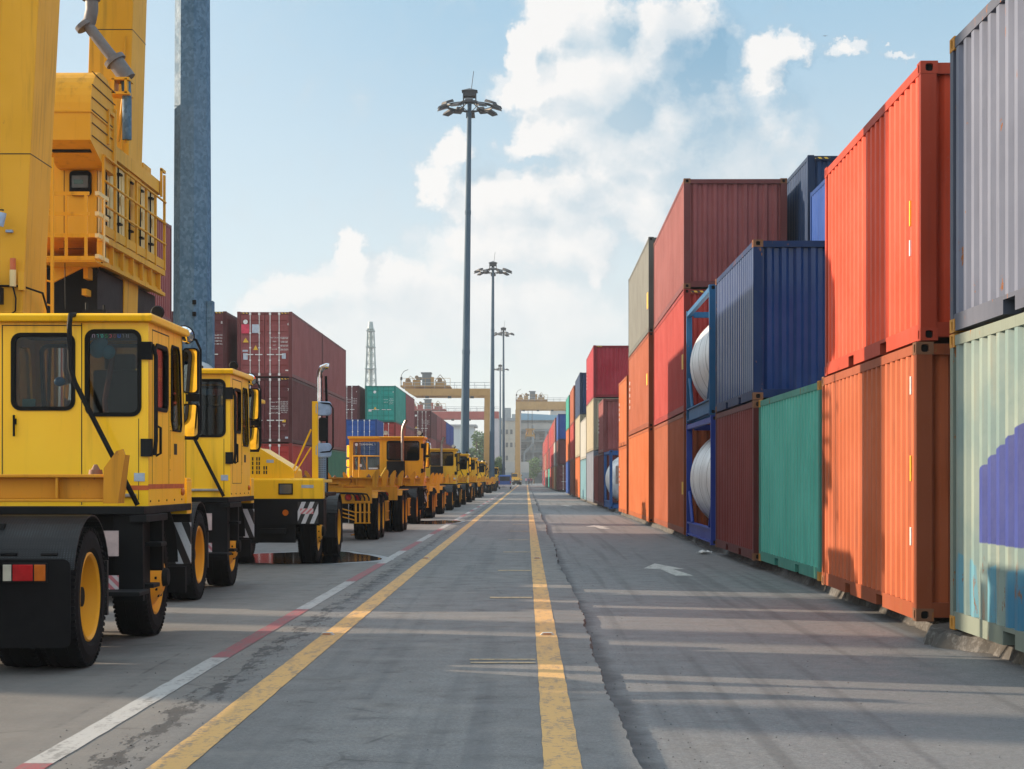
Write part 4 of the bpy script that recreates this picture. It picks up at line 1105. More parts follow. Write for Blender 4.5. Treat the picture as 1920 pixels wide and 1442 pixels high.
    mb = MB(); mb.box(X0, 1.10, Y0-.03, Y0, 1.265, 1.295); mb.build('drip_rail', [STL if near else ym], cab, bv)
    MB().box(1.08, 1.17, Y0-.006, Y0, 1.40, 1.47).build('reflector', [LBL_G], cab)
    MB().box(1.12, 1.165, 1.72, 1.75, .0, .0) if False else None
    mb = MB()
    for k in range(5): mb.cyl((X1, 1.78+k*.36, 1.23), (X1+.006, 1.78+k*.36, 1.23), .009, n=8)
    for k in range(9): mb.cyl((X1, 2.655, 1.5+k*.13), (X1+.004, 2.655, 1.5+k*.13), .004, n=6)
    mb.build('bolt', [SEAM], cab)
    MB().ball((X1+.01, 3.22, 1.30), .035, sc=(.6, 1, 1)).build('marker_lamp', [AMBL], cab)
    MB().box(X1, X1+.004, 2.85, 2.98, 1.64, 1.74).build('sticker', [SEAM], cab)
    # hinges + door bar at the rear right corner
    mb = MB()
    for z in (2.50, 1.68): mb.box(1.14, X1+.03, Y0-.03, Y0+.05, z-.07, z+.08)
    mb.tube([(X1+.05, Y0+.02, 1.62), (X1+.06, Y0+.02, 1.75), (X1+.06, Y0+.02, 2.46), (X1+.03, Y0+.02, 2.56)], .018, 8)
    mb.build('door_bar', [BLK], cab)
    mb = MB(); mb.tube([(X1+.005, 2.0, 1.62), (X1+.045, 2.0, 1.64), (X1+.045, 2.0, 1.86), (X1+.005, 2.0, 1.88)], .012, 8); mb.build('door_handle', [BLK], cab)
    if near:
        mb = MB(); mb.box(.06, .085, Y0-.028, Y0, 1.88, 1.93); mb.cyl((.07, Y0-.03, 1.78), (.07, Y0-.03, 1.96), .010, n=8); mb.build('rear_door_handle', [BLK], cab)
        # bent black guard bar running from the roof down across the back
        mb = MB(); mb.tube([(.60, 1.62, 2.80), (.59, 1.50, 2.79), (.59, 1.46, 2.70), (.60, 1.45, 2.34), (.64, 1.45, 2.22), (1.13, 1.60, 1.20)], .022, 8); mb.build('guard_bar', [BLK], t)
        mb = MB(); mb.obox((.70, 1.95, 2.845), (.2, .15, .05), (0, 0, 0)); mb.cyl((.63, 1.9, 2.82), (.63, 1.9, 2.93), .012, n=6); mb.cyl((.78, 1.9, 2.82), (.78, 1.9, 2.91), .01, n=6); mb.build('roof_box', [BLK], rf)
    mb = MB(); mb.cyl((1.10, 2.6, 2.81), (1.10, 2.6, 2.88), .02, n=8); mb.lathe([(-.03, .0), (-.03, .05), (0, .062), (.03, .05), (.03, 0)], (1.10, 2.6, 2.91), 'y', 18); mb.build('horn', [BLK], rf)
    if kind != 'near' and kind != 'facing':
        MB().ball((.55, 2.7, 2.82), .22, sc=(1.3, 1.2, .75)).build('roof_fan', [STL], rf) if kind == 'second' else None
    if not near:
        for xx in (-.02, 1.08):
            o = MB().cyl((xx, 1.66, 2.93), (xx, 1.76, 2.93), .075, n=14).build('work_lamp', [STL], rf)
            MB().cyl((xx, 1.652, 2.93), (xx, 1.66, 2.93), .062, n=14).build('lens', [CLRL], o)
    # round convex mirror and two long mirrors at the front right corner
    mb = MB(); mb.tube([(X1-.06, 3.30, 2.80), (X1+.0, 3.50, 2.77), (X1+.08, 3.54, 2.73), (X1+.12, 3.54, 2.64), (X1+.12, 3.54, 1.88), (X1+.09, 3.54, 1.80), (X1-.03, 3.38, 1.80)], .013, 8)
    mb.box(X1-.01, X1+.115, 3.51, 3.55, 2.15, 2.22)
    mb.build('mirror_arm', [BLK], cab)
    o = MB().lathe([(0, .0), (0, .105), (.012, .11), (.02, .11)], (0, 0, 0), 'y', 24).build('round_mirror', [BLK], cab); o.location = (X1-.01, 3.44, 2.77); o.rotation_euler = (R(24), 0, R(-12)); o.scale = (.85, .85, .85)
    b_ = MB(); N = 24; vs = [(0, -.05, 0)]
    for rr_, yy_ in ((.05, -.042), (.08, -.027), (.103, -.002)): vs += [(rr_*math.cos(2*PI*i/N), yy_, rr_*math.sin(2*PI*i/N)) for i in range(N)]
    fs = [(0, 1+i, 1+(i+1) % N) for i in range(N)] + [(1+j*N+i, 1+(j+1)*N+i, 1+(j+1)*N+(i+1) % N, 1+j*N+(i+1) % N) for j in range(2) for i in range(N)]
    b_.add(vs, fs, 0, True); b_.build('mirror_glass', [MIR], o)
    mirror(cab, (X1+.03, 3.50, 2.44), .155, .43, R(-9)); mirror(cab, (X1+.03, 3.50, 1.97), .17, .32, R(-10))
    # interior
    mb = MB(); mb.box(X0+.04, X1-.04, Y0+.04, Y1-.2, 2.70, 2.735); mb.box(X0+.04, X0+.06, Y0+.06, Y1-.3, 1.25, 1.9); mb.box(X0+.04, X1-.04, Y0+.037, Y0+.05, 1.25, 1.92 if near else 2.0); mb.box(X1-.05, X1-.037, Y0+.06, Y1-.3, 1.25, 1.95); mb.box(X0+.04, X1-.04, Y0+.06, Y1-.1, 1.225, 1.24); mb.build('lining', [plain('grey_lining', (.05, .05, .052), .8)], cab)
    mb = MB(); mb.box(.66, 1.12, 2.0, 2.12, 1.62, 2.36); mb.box(.66, 1.12, 2.05, 2.5, 1.55, 1.68); mb.box(.76, 1.02, 1.98, 2.08, 2.36, 2.5)
    mb.build('seat', [SEAT], cab, .02 if near else 0)
    mb = MB(); mb.box(X0+.05, X1-.05, 2.9, 3.3, 1.22, 1.82); mb.build('dashboard', [SEAT], cab)
    o = MB().lathe([(0, .20), (.02, .215), (0, .23), (-.02, .215), (0, .20)], (0, 0, 0), 'z', 24).tube([(0, -.2, 0), (0, 0, -.05), (0, .2, 0)], .015, 6).tube([(0, 0, -.05), (0, 0, -.5)], .025, 6).build('steering_wheel', [BLK], cab); o.location = (.88, 2.78, 2.0); o.rotation_euler = (R(-30), 0, 0)
    if kind == 'near':
        mb = MB(); mb.tube([(.80, 1.96, 1.7), (.78, 1.94, 2.1), (.85, 1.98, 2.55)], .025, 6); mb.build('seat_belt', [plain('dull_red_belt', (.16, .03, .03), .8)], cab)
        # hanging blue cushion and coloured lettering on the pane
        mb = MB(); mb.ball((.75, 1.80, 2.53), .075, sc=(1, .6, 1.1)); mb.ball((.84, 1.80, 2.50), .06, sc=(1, .6, 1)); mb.ball((.79, 1.79, 2.58), .05, sc=(1, .6, 1)); mb.build('blue_cushion', [plain('blue_plush', (.02, .25, .40), .9)], cab)
        MB().box(.11, .22, 1.78, 1.80, 2.03, 2.10).build('tissue_box', [plain('teal_card', (.05, .25, .25), .6)], cab)
        MB().ball((.42, 1.82, 2.25), .05, sc=(1, .5, .8)).build('blue_bottle', [plain('blue_plastic', (.01, .2, .5), .3)], cab)
        cols = [(.35, .25, .35), (.05, .3, .3), (.02, .45, .35), (.02, .2, .06), (.45, .05, .08), (.2, .05, .05), (.02, .12, .5), (.12, .12, .14), (.14, .14, .16)]
        for k, (ch, c_) in enumerate(zip('ทางรวยมาแล้ว'.replace('้', '')[:9], cols)): text(ch, .052, plain('window_letter_%d' % k, c_, .5), cab, M_back(.735+k*.036, Y0+.004, 2.632), 'window_lettering', .0005)
    if kind == 'wide':
        # glazed second half of the cab with a handrail
        mb = MB(); XL0 = -1.22
        holed(mb, back, XL0+.001, X0, Z0+.2, 2.74, (XL0+.13, X0-.06, 1.72, 2.64), .04, th); mb.box(XL0+.06, X0, Y0+th, 3.3, Z0+.2, 1.7); mb.box(XL0+.001, XL0+.05, Y0+th, 3.3, Z0+.2, 2.74); mb.box(XL0-.04, X0+.0-.07, 1.58, 3.4, 2.742, 2.82)
        sc = mb.build('side_cab', [ym], t)
        wb = MB(); pane(wb, back, (XL0+.13, X0-.06, 1.72, 2.64), .04, .015); w_ = wb.build('window', [GLS], sc)
        wb = MB(); wb.box(XL0+.12, X0-.05, Y0-.006, Y0+.03, 2.15, 2.19); wb.box(-.66, -.62, Y0-.006, Y0+.03, 1.72, 2.15); wb.build('window_bar', [ym], w_)
        wb = MB(); wb.tube([(XL0+.15, 1.45, 1.3), (XL0+.15, 1.45, 2.17), (X0-.05, 1.45, 2.17)], .018, 8); wb.tube([(XL0+.35, 1.45, 1.3), (XL0+.35, 1.45, 2.17)], .018, 8); wb.build('handrail', [ym], sc)
        text('TERMINAL 1', .10, WTXT, sc, M_back(-.62, Y0-.0, 2.55), 'lettering')
        for z, x in ((2.55, -.98), (1.86, -.85)): MB().lathe([(0, 0), (0, .05), (.003, .05)], (x, Y0-.004, z), 'y', 16).build('round_sticker', [LBL_W], sc)
        MB().box(-.58, -.28, Y0-.004, Y0, 1.74, 1.79).build('sticker', [LBL_W], sc)
        # air hoses
        for (xa, xb, m_, nm) in ((-.25, .05, plain('yellow_hose', (.7, .45, .02), .4), 'coiled_air_hose'), (.08, .28, plain('red_hose', (.5, .02, .02), .4), 'coiled_air_hose')):
            pts = []
            for i in range(170):
                u = i/169; a = u*2*PI*14
                pts.append((xa+(xb-xa)*u + .0+.045*math.cos(a), 1.30+.045*math.sin(a), 1.32+.50*u + .03*math.cos(a)))
            MB().tube(pts, .009, 5).build(nm, [m_], t)
        for (z, w, h) in ((2.35, .14, .42), (1.95, .16, .26), (1.55, .14, .5)): mirror(sc, (XL0-.16, 3.2, z), w, h, R(10), back=GREYG)
    return t

# ------------------------------------------------------------------ skeletal container chassis, facing +y, origin under its rear end
def chassis(label, loc, L=11.5, axles=(1.6, 2.9), guides=None, rear=True, om=None, group='orange skeletal trailers behind the tractors', lights=True, bolsters=None, letter=None, near=False, frame_end=None, rack=False):
    om = om or ORA; bv = .006 if near else 0
    t = thing('skeletal_trailer', label, 'container trailer', loc, 0, group)
    mb = MB()
    for s in (-1, 1):
        L_ = frame_end or L
        for (z0, z1, w) in ((.92, .95, .09), (1.27, 1.30, .09), (.95, 1.27, .02)): mb.box(s*(.47-w), s*(.47+w), .1, L_, z0, z1)
    y = 1.2
    while y < L-1: mb.box(-.44, .44, y, y+.08, .98, 1.24); y += 1.35
    mb.box(-.44, .44, .1, 1.0, 1.301, 1.33)
    mb.build('main_frame', [om], t, bv)
    for yb in (bolsters or [.12, L*.5, L-.28]):
        mb = MB(); w = 1.24
        mb.box(-w+.001, w-.001, yb, yb+.24, 1.245, 1.27); mb.box(-w+.001, w-.001, yb, yb+.24, 1.43, 1.455); mb.box(-w, w, yb+.09, yb+.12, 1.27, 1.43)
        for s in (-1, 1):
            mb.box(s*(w-.02), s*(w-.0), yb+.02, yb+.22, 1.27, 1.43); mb.box(s*.78, s*.80, yb+.01, yb+.089, 1.27, 1.43)
        b_ = mb.build('bolster', [om], t, bv)
        for s in (-1, 1):
            g_ = MB(); x = s*1.27
            g_.prism([(x-s*.12, 1.235), (x-s*.01, 1.235), (x+s*.045, 1.60), (x+s*.03, 1.645), (x-s*.02, 1.63), (x-s*.115, 1.50)], yb-.03, yb-.005, 'y')
            g_.add([(x-s*.01, yb-.005, 1.235), (x-s*.01, yb+.20, 1.235), (x+s*.045, yb+.14, 1.60), (x+s*.045, yb-.005, 1.60)], [(0,1,2,3)])
            None
            g_.build('corner_guide', [om], b_, 0)
            MB().cyl((s*1.06, yb+.12, 1.455), (s*1.06, yb+.12, 1.49), .055, .05, 12).cyl((s*1.06, yb+.12, 1.49), (s*1.06, yb+.12, 1.53), .035, .012, 10).build('twist_lock', [plain('rusty_steel', (.20, .10, .06), .7, .3)], b_)
    if axles:
        mb = MB()
        for ya in axles: mb.cyl((-.9, ya, .53), (.9, ya, .53), .07, n=10)
        for s in (-1, 1): mb.box(s*.40, s*.50, axles[0]-.5, axles[-1]+.5, .66, .78); mb.box(s*.38, s*.52, sum(axles)/len(axles)-.12, sum(axles)/len(axles)+.12, .66, .92)
        mb.build('axle_frame', [BLK], t)
        for ya in axles:
            for s in (-1, 1): wheel(t, s*1.09, ya, .53, .27, s, True); wheel(t, s*.79, ya, .53, .27, s, False)
        mb = MB()
        for s in (-1, 1): mb.box(s*.62, s*1.24, axles[0]-.62, axles[-1]+.62, 1.115, 1.135); mb.prism([(axles[0]-.62, 1.115), (axles[0]-.60, 1.135), (axles[0]-.78, .98), (axles[0]-.80, .98)], s*.62, s*1.24, 'x')
        mb.build('mudguard', [om], t)
    if rear:
        mb = MB(); mb.box(-1.15, 1.15, -.02, .09, .86, 1.22); rp = mb.build('rear_beam', [om], t, bv)
        MB().box(-.62, .62, -.06, -.02, .42, .84).build('mud_plate', [RUB], rp)
        MB().box(-.64, .64, -.065, -.055, .405, .42).box(.62, .64, -.065, -.055, .42, .85).box(-.64, -.62, -.065, -.055, .42, .85).build('plate_edge', [STL], rp)
        if lights:
            for s in (-1, 1):
                for k in (0, 1):
                    o = MB().cyl((s*(.62+k*.22), -.045, 1.0), (s*(.62+k*.22), -.02, 1.0), .085, n=16).build('tail_lamp', [plain('rusty_lamp_ring', (.14, .05, .02), .6)], rp)
                    MB().cyl((s*(.62+k*.22), -.052, 1.0), (s*(.62+k*.22), -.045, 1.0), .065, n=16).build('lens', [REDL], o)
    # side rack of bent tubes
    ym_ = (axles[-1] if axles else 1.5)+1.1
    mb = MB(); mk = MB()
    for k in range(4):
        yy_ = ym_ + k*.28
        mb.tube([(.5, yy_, 1.10), (.95, yy_, 1.10), (1.12, yy_, 1.06), (1.18, yy_, .95), (1.18, yy_, .86)], .022, 6)
        mk.box(1.14, 1.20, yy_-.035, yy_+.035, .38, .88)
    mk.box(1.20, 1.22, ym_-.05, ym_+.9, .84, .87); mk.box(1.20, 1.22, ym_-.05, ym_+.9, .60, .625); mk.box(1.20, 1.22, ym_-.05, ym_+.9, .38, .405)
    for k in range(3): mk.tube([(.5, ym_-.02, .80-.1*k), (1.15, ym_-.02, .66-.1*k)], .018, 6)
    r_ = mk.build('side_rack', [om], t); mb.build('rack_tube', [BLK], r_)
    if rack:
        mb = MB(); mk = MB()
        for k in range(4):
            x_ = .80+k*.10
            mb.tube([(-.1+k*.1, -.12, 1.10-k*.004), (x_-.18, -.12, 1.10-k*.004), (x_-.05, -.13, 1.07), (x_, -.14, .98), (x_, -.14, .90)], .02, 6)
            mk.box(x_-.022, x_+.022, -.17, -.13, .42, .92)
        for z in (.90, .66, .42): mk.box(.77, 1.14, -.185, -.172, z-.014, z+.014)
        for k in range(3): mk.tube([(.1, -.1, .84-.09*k), (.78, -.15, .66-.09*k)], .016, 6)
        rk = mk.build('rear_rack', [om], t); mb.build('rack_tube', [BLK], rk)
    if letter: text(letter, .12, plain('faint_chalk', (.42, .17, .03), .8), t, M_back(-.35, bolsters[-1]+.088 if bolsters else L-.19, 1.35), 'stencil_text')
    if L < 8:
        mb = MB()
        for s in (-1, 1): mb.box(s*.35, s*.45, L-1.6, L-1.5, 0.02, .95); mb.box(s*.28, s*.52, L-1.7, L-1.4, 0, .03)
        mb.build('landing_leg', [om], t)
    return t
T1 = tractor('nearest yellow tractor from behind, black guard bar and red tail lamps, at left edge', (-4.40, 14.1, 0), 0, kind='near')
T2 = tractor('second yellow tractor from the camera, parked just behind the grey octagonal pole', (-4.95, 21.95, 0), 0, kind='second', stripe=False)
T3 = tractor('yellow tractor facing the camera with a headlight, hood grille and tall chrome exhaust', (-4.59, 34.7, 0), PI, kind='facing', stripe=False)
TB = tractor('orange-yellow tractor with TERMINAL 1 on its side window and coiled red and yellow hoses', (-4.60, 59.6, 0), 0, kind='wide', ym=YEL2)
far_t = tractor('yellow tractor seen from behind just past the TERMINAL 1 one, exhaust over its window', (-4.45, 84.3, 0), 0, kind='far', ym=YELF)
far_u = tractor('fourth yellow tractor seen from behind, brighter yellow with a folded guard bar', (-4.45, 102.4, 0), 0, kind='second', ym=YEL, stripe=False)
allobs = list(bpy.data.objects)
for i_, (x, y, lab) in enumerate(((-4.45, 102.4, 'fourth yellow tractor seen from behind, fifth vehicle of the line'), (-4.5, 122.0, 'fifth yellow tractor seen from behind, under the tallest mast'), (-4.55, 150.0, 'sixth yellow tractor seen from behind, beyond the tallest mast'),
                    (-5.3, 196.0, 'pale yellow tractor left of the second mast foot'), (-4.6, 222.0, 'pale yellow tractor between the second mast and the blue van'))):
    if i_ == 0: continue
    c = copy_tree(far_u if i_ in (2, 4) else far_t, None, allobs); c.location = (x, y, 0); c['label'] = lab
c = copy_tree(far_t, None, allobs); c.location = (-2.3, 452, 0); c.rotation_euler = (0, 0, PI); c['label'] = 'distant tractor facing the camera under the right-hand gantry crane leg'; c['group'] = 'yellow terminal tractors parked in line'
C1 = chassis('orange trailer hitched to the nearest tractor, only its front bolster in view', (-4.33, 3.2, 0), 11.35, (2.2, 3.5), bolsters=[.12, 5.2, 10.85], letter='9154', near=True, frame_end=9.9)
CA = chassis('short orange trailer with flared corner guides parked behind the facing tractor', (-4.68, 42.6, 0), 5.9, (1.3, 2.6), near=False, rack=True)
CB = chassis('orange trailer with two round tail lamps hitched to the TERMINAL 1 tractor', (-4.55, 49.2, 0), 10.7, (1.3, 2.6))
allobs = list(bpy.data.objects)
for (x, y, lab) in ((-4.6, 74.2, 'orange trailer hitched to the third tractor seen from behind'), (-4.55, 92.2, 'orange trailer hitched to the fourth tractor seen from behind'),
                    (-4.55, 111.6, 'orange trailer hitched to the fifth tractor seen from behind'), (-4.6, 139.6, 'orange trailer hitched to the sixth tractor seen from behind'), (-4.7, 185.5, 'orange trailer in front of the far pale yellow tractor'), (-4.7, 211, 'farthest orange trailer near the blue van')):
    c = copy_tree(CB, None, allobs); c.location = (x, y, 0); c['label'] = lab
c = copy_tree(CA, None, allobs); c.location = (-4.6, 66.3, 0); c['label'] = 'short orange trailer parked in front of the TERMINAL 1 tractor'
# blue and white van far away
t = thing('parked_van', 'small blue-fronted white van parked at the far end of the tractors', 'van', (-3.0, 262, 0), 0)
MB().prism([(-2.2, .35), (2.2, .35), (2.2, 1.1), (1.7, 1.3), (1.2, 1.95), (-2.1, 1.98), (-2.2, 1.8)], -.85, .85, 'x').build('body', [plain('van_blue', (.03, .12, .42), .35)], t, .04)
MB().box(-.7, .7, -2.22, -2.19, 1.15, 1.75).build('rear_window', [plain('dark_window', (.02, .025, .03), .1)], t)
for s in (-1, 1):
    MB().box(s*.72, s*.84, -2.23, -2.19, .8, 1.1).build('tail_lamp', [REDL], t)
    for y in (-1.4, 1.4): MB().cyl((s*.70, y, .32), (s*.87, y, .32), .32, n=20).build('wheel', [RUB], t)
MB().box(-.86, .86, -2.25, -2.2, .35, .62).build('bumper', [LBL_W], t)
# ------------------------------------------------------------------ near gantry crane (only its legs and engine platform are in view)
def PX(px, Y): return (px-987)/FP*Y
def PZ(py, Y): return EYE + (898-py)/FP*Y
t = thing('gantry_crane', 'huge yellow gantry crane with engine platform, railings and grey exhaust pipe, at left edge', 'gantry crane', (-6.5, 25.5, 0), 0)
cr = t
def at(o): o.location = (6.5, -25.5, 0); return o     # parts below are modelled in world coordinates
def leg_mb(Y0, dep, xb, xt, z0, z1, wb, wt):
    mb = MB()
    v = [(xb-wb, Y0, z0), (xb, Y0, z0), (xb, Y0+dep, z0), (xb-wb, Y0+dep, z0), (xt-wt, Y0, z1), (xt, Y0, z1), (xt, Y0+dep, z1), (xt-wt, Y0+dep, z1)]
    return mb.add(v, [(3,2,1,0),(4,5,6,7),(0,1,5,4),(1,2,6,5),(2,3,7,6),(3,0,4,7)])
Ya, Yb = 22.6, 28.6
zt = 19.0
for i, (Y0, xb, slope, wb_, wt_) in enumerate(((Ya, -6.22, .052, .85, 1.5), (Yb, -6.25, .03, .66, .66))):
    xt = xb + slope*(zt-1.2)
    mb = leg_mb(Y0, 1.0, xb, xt, 1.2, zt, wb_, wt_)
    for z in (3.42, 9.5, 14):
        x = xb + slope*(z-1.2); mb.box(x-.9-.0, x+.012, Y0-.012, Y0+1.012, z, z+.03) if z < 5 else None
    o = at(mb.build('leg', [CRN], t, .015))
    for zz_ in (5.35, 8.3):
        xq = xb + slope*(zz_-1.2); wq = wb_+(wt_-wb_)*(zz_-1.2)/(zt-1.2)
        MB().box(xq-wq-.002, xq+.002, Y0-.003, Y0+1.003, zz_, zz_+.012).build('weld_seam', [SEAM], o)
    cm_ = MB(); cm_.tube([(xb+slope*1.8-.10, Y0-.02, 3.0), (xb+slope*7-.10, Y0-.02, 8.2)], .012, 5) if i else cm_.box(PX(62, Y0), PX(66, Y0), Y0-.01, Y0-.002, 2.8, 3.2); cm_.build('conduit', [CRN], o)
    if i == 0:
        mb = MB()
        xf = PX(5, Y0); mb.cyl((xf+.01, Y0-.16, 4.46), (xf+.05, Y0-.16, 4.62), .045, .042, 14)
        mb.box(xf+.05, xf+.13, Y0-.06, Y0-.002, 4.40, 4.43)
        lm = mb.build('flood_lamp', [GREYG], o); MB().tube([(xf-.03, Y0-.16, 4.38), (xf-.03, Y0-.15, 4.55), (xf+.0, Y0-.14, 4.66), (xf+.05, Y0-.13, 4.655)], .012, 6).build('lamp_bracket', [BLK], lm)
        mb = MB(); xf = PX(28, Y0); mb.cyl((xf, Y0-.09, 3.94), (xf, Y0-.09, 4.08), .036, n=12); s1 = mb.build('beacon', [plain('beacon_orange', (.55, .10, .01), .3)], o)
        MB().cyl((xf, Y0-.09, 3.74), (xf, Y0-.09, 3.94), .040, n=12).build('beacon_body', [CRM], s1); MB().box(xf+.06, xf+.13, Y0-.08, Y0-.002, 3.70, 3.92).build('beacon_bracket', [CRN], s1)
        MB().tube([(xf, Y0-.09, 3.74), (xf+.03, Y0-.07, 3.6), (xf+.02, Y0-.05, 3.45), (xf-.03, Y0-.03, 3.42)], .010, 6).build('beacon_cable', [BLK], s1)
        mb = MB(); xf = PX(-4, Y0); mb.box(xf-.1, xf+.10, Y0-.25, Y0-.10, 3.52, 3.72); mb.prism([(xf-.05, 3.72), (xf+.06, 3.72), (xf+.02, 3.85), (xf-.05, 3.9)], Y0-.25, Y0-.1, 'y'); mb.build('spot_lamp', [BLK], o)
        mb = MB(); mb.tube([(PX(-10, Y0), Y0-.02, PZ(536, Y0)), (PX(42, Y0), Y0-.02, PZ(537, Y0)), (PX(60, Y0)+.05, Y0+.3, PZ(545, Y0)), (-6.0, Y0+.9, 3.45)], .014, 6); mb.build('cable', [BLK], o)
# sill beam near the ground and bogies
mb = MB(); mb.box(-7.25, -6.3, Ya-.6, Yb+1.6, .95, 1.9); at(mb.build('sill_beam', [CRN], t, .02))
for yw in (Ya+.2, Yb+.8):
    o = wheel(t, 0, 0, .75, .5, 1, False); o.location = (-6.78+6.5, yw-25.5, .75)
# portal girders far overhead and the legs of the other side
mb = MB()
for Y0 in (Ya-.1, Yb-.1): mb.box(-35, -4.6, Y0, Y0+1.2, zt, zt+1.6)
mb.box(-6.6, -5.2, Ya+1.1, Yb-.1, zt+.2, zt+1.2); mb.box(-35, -34, Ya+1.1, Yb-.1, zt+.2, zt+1.2)
at(mb.build('main_girder', [CRN], t))
for Y0 in (Ya, Yb): at(leg_mb(Y0, 1.0, -34, -34, 0, zt, 1.0, 1.0).build('leg', [CRN], t))
# engine platform
Yn, Yf = 23.55, 27.6; XS = -5.37
Q = lambda px: PX(px, Yn)
ZZ = lambda py: PZ(py, Yn)
mb = MB(); mb.box(-6.9, XS, Yn, Yf, 4.47, 4.52); mb.box(-6.9, XS-.02, Yn+.02, Yf, 4.18, 4.22)
BIG = 1.13
def at2(o, k=BIG): o.scale = (k, k, k); o.location = (6.5, -25.5, EYE*(1-k)); return o     # the whole platform drawn 13 per cent larger
pf = at2(mb.build('platform', [CRN], t))
mb = MB()
mb.box(XS-.04, XS+.03, Yn-.02, Yf, 4.42, 4.50); mb.box(XS-.04, XS+.03, Yn-.02, Yf, 4.12, 4.17); mb.box(XS-.05, XS-.045, Yn, Yf, 4.17, 4.42)
k = Yn
while k < Yf: mb.box(XS-.045, XS+.02, k, k+.035, 4.17, 4.42); k += .62
mb.build('edge_beam', [CRN], pf)
# sloping underside and cross beams
mb = MB()
ys_ = [Yn+.35 + i*.62 for i in range(6)]
for y in ys_: mb.box(-6.6, XS-.15, y, y+.12, 3.42, 3.46); mb.box(-6.6, XS-.15, y, y+.12, 3.70, 3.73); mb.box(-6.6, XS-.17, y+.05, y+.068, 3.46, 3.70)
mb.box(XS-.22, XS-.16, Yn, Yf, 3.95, 4.10)
mb.prism([(Q(100), 4.2), (Q(185), 4.2), (Q(165), ZZ(497)), (Q(100), ZZ(530))], Yn-.02, Yn+.03, 'y')
mb.box(XS-.24, XS-.18, Yn, Yf, 3.74, 3.82)
mb.build('cross_beam', [CRN], pf)
mb = MB(); mb.box(-6.8, XS-.10, Yn+.25, Yf-.1, 3.47, 4.11); mb.build('dark_underside_box', [BLK], pf)  # black box added to keep the space under the platform dark
mb = MB(); mb.tube([(Q(192), Yn-.02, ZZ(492)), (Q(184), Yn-.04, ZZ(512)), (Q(176), Yn-.03, ZZ(518))], .012, 6); mb.tube([(Q(140), Yn-.5, ZZ(480)), (Q(141), Yn-.5, ZZ(585))], .006, 5); mb.build('cable', [BLK], pf)
# house behind the balcony
mb = MB(); mb.box(-6.9, XS-.13, Yn+.35, Yf-.15, 4.52, 5.62)
hs = at2(mb.build('engine_house', [CRN], t, .01))
p = rrect(Q(119), Q(160), ZZ(360), ZZ(313), .05)
mb = MB(); mb.prism(p, Yn+.30, Yn+.345, 'y'); ct = mb.build('control_panel', [BLK], hs)
p = rrect(Q(124), Q(155), ZZ(345), ZZ(322), .01); MB().prism(p, Yn+.29, Yn+.30, 'y').build('panel_screen', [plain('grey_panel_screen', (.06, .07, .07), .3)], ct)
MB().box(Q(128), Q(146), Yn+.285, Yn+.29, ZZ(338), ZZ(330)).build('lcd', [plain('dark_green_lcd', (.01, .05, .03), .2)], ct)
mb = MB()
for a in (128, 137, 147): mb.cyl((Q(a), Yn+.28, ZZ(352)), (Q(a), Yn+.30, ZZ(352)), .014, n=8)
mb.build('knob', [BLK], ct)
mb = MB(); mb.box(Q(107), Q(108), Yn+.345, Yn+.351, ZZ(470), ZZ(300)); mb.box(Q(98), Q(150), Yn+.345, Yn+.351, ZZ(461), ZZ(459.5)); mb.box(Q(186), Q(187), Yn+.345, Yn+.351, ZZ(480), ZZ(300)); mb.build('panel_seam', [SEAM], hs)
# side cabinet doors with rods
mb = MB(); xs = XS-.10
mb.box(xs-.02, xs, Yn+.36, Yf-.16, 4.54, 5.60); cb = mb.build('cabinet_wall', [CRM], hs)
mb = MB(); rd = MB()
n = 5; wY = (Yf-.16-Yn-.36)/n
for i in range(n):
    y0 = Yn+.36+i*wY
    mb.box(xs, xs+.025, y0+.03, y0+wY-.03, 4.58, 5.56)
    for q in (.33, .66): mb.box(xs+.025, xs+.035, y0+wY*q, y0+wY*q+.02, 4.62, 5.52)
    rd.cyl((xs+.06, y0+wY*.18, 4.58), (xs+.06, y0+wY*.18, 5.56), .012, n=6)
    for z in (5.46, 4.80): rd.box(xs+.03, xs+.09, y0+wY*.18-.02, y0+wY*.18+.14, z-.01, z+.015)
    for z in (5.15,): mb.box(xs+.03, xs+.045, y0+wY*.52, y0+wY*.60, z-.07, z+.05)
mb.build('cabinet_door', [CRM], cb, .004); rd.build('door_rod', [BLK], cb)
mb = MB(); mb.prism([(xs+.10, 5.60), (xs+.10, 5.78), (xs-.05, 5.82), (xs-.3, 5.82), (xs-.3, 5.6)], Yn+.30, Yf-.1, 'y'); mb.build('cap_beam', [CRN], hs)
mb = MB(); mb.box(Q(255), Q(285), Yf-.8, Yf-.2, 5.78, 6.05) if False else mb.box(-6.2, XS-.15, Yf-.7, Yf-.15, 5.78, 5.98); mb.build('air_filter_box', [CRN], hs)
# rounded hood with louvred side
Yh0, Yh1 = 22.95, 24.35; xh = -5.36
zb, zm, zt2 = PZ(262, 22.95), PZ(207, 22.95), PZ(118, 22.95)
prof = [(Yh0+.0, zb), (Yh0, zm)] + [(Yh0+.62-.62*math.cos(R(a)), zm+(zt2-zm)*math.sin(R(a))) for a in range(10, 91, 10)] + [(Yh1-.62+.62*math.sin(R(a)), zm+(zt2-zm)*math.cos(R(a))) for a in range(10, 81, 10)] + [(Yh1, zm-.1), (Yh1, zb-.22), (Yh0+.75, zb-.22)]
mb = MB(); mb.prism(prof, -5.96, xh, 'x'); hd = mb.build('engine_hood', [CRN], hs)
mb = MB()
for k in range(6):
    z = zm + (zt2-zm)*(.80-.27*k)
    mb.prism([(Yh0+.06 if k > 0 else Yh0+.2, z+.02), (Yh1-.05, z+.02-.0), (Yh1-.05, z+.030), (Yh0+.06, z+.030)], xh+.001, xh+.012, 'x')
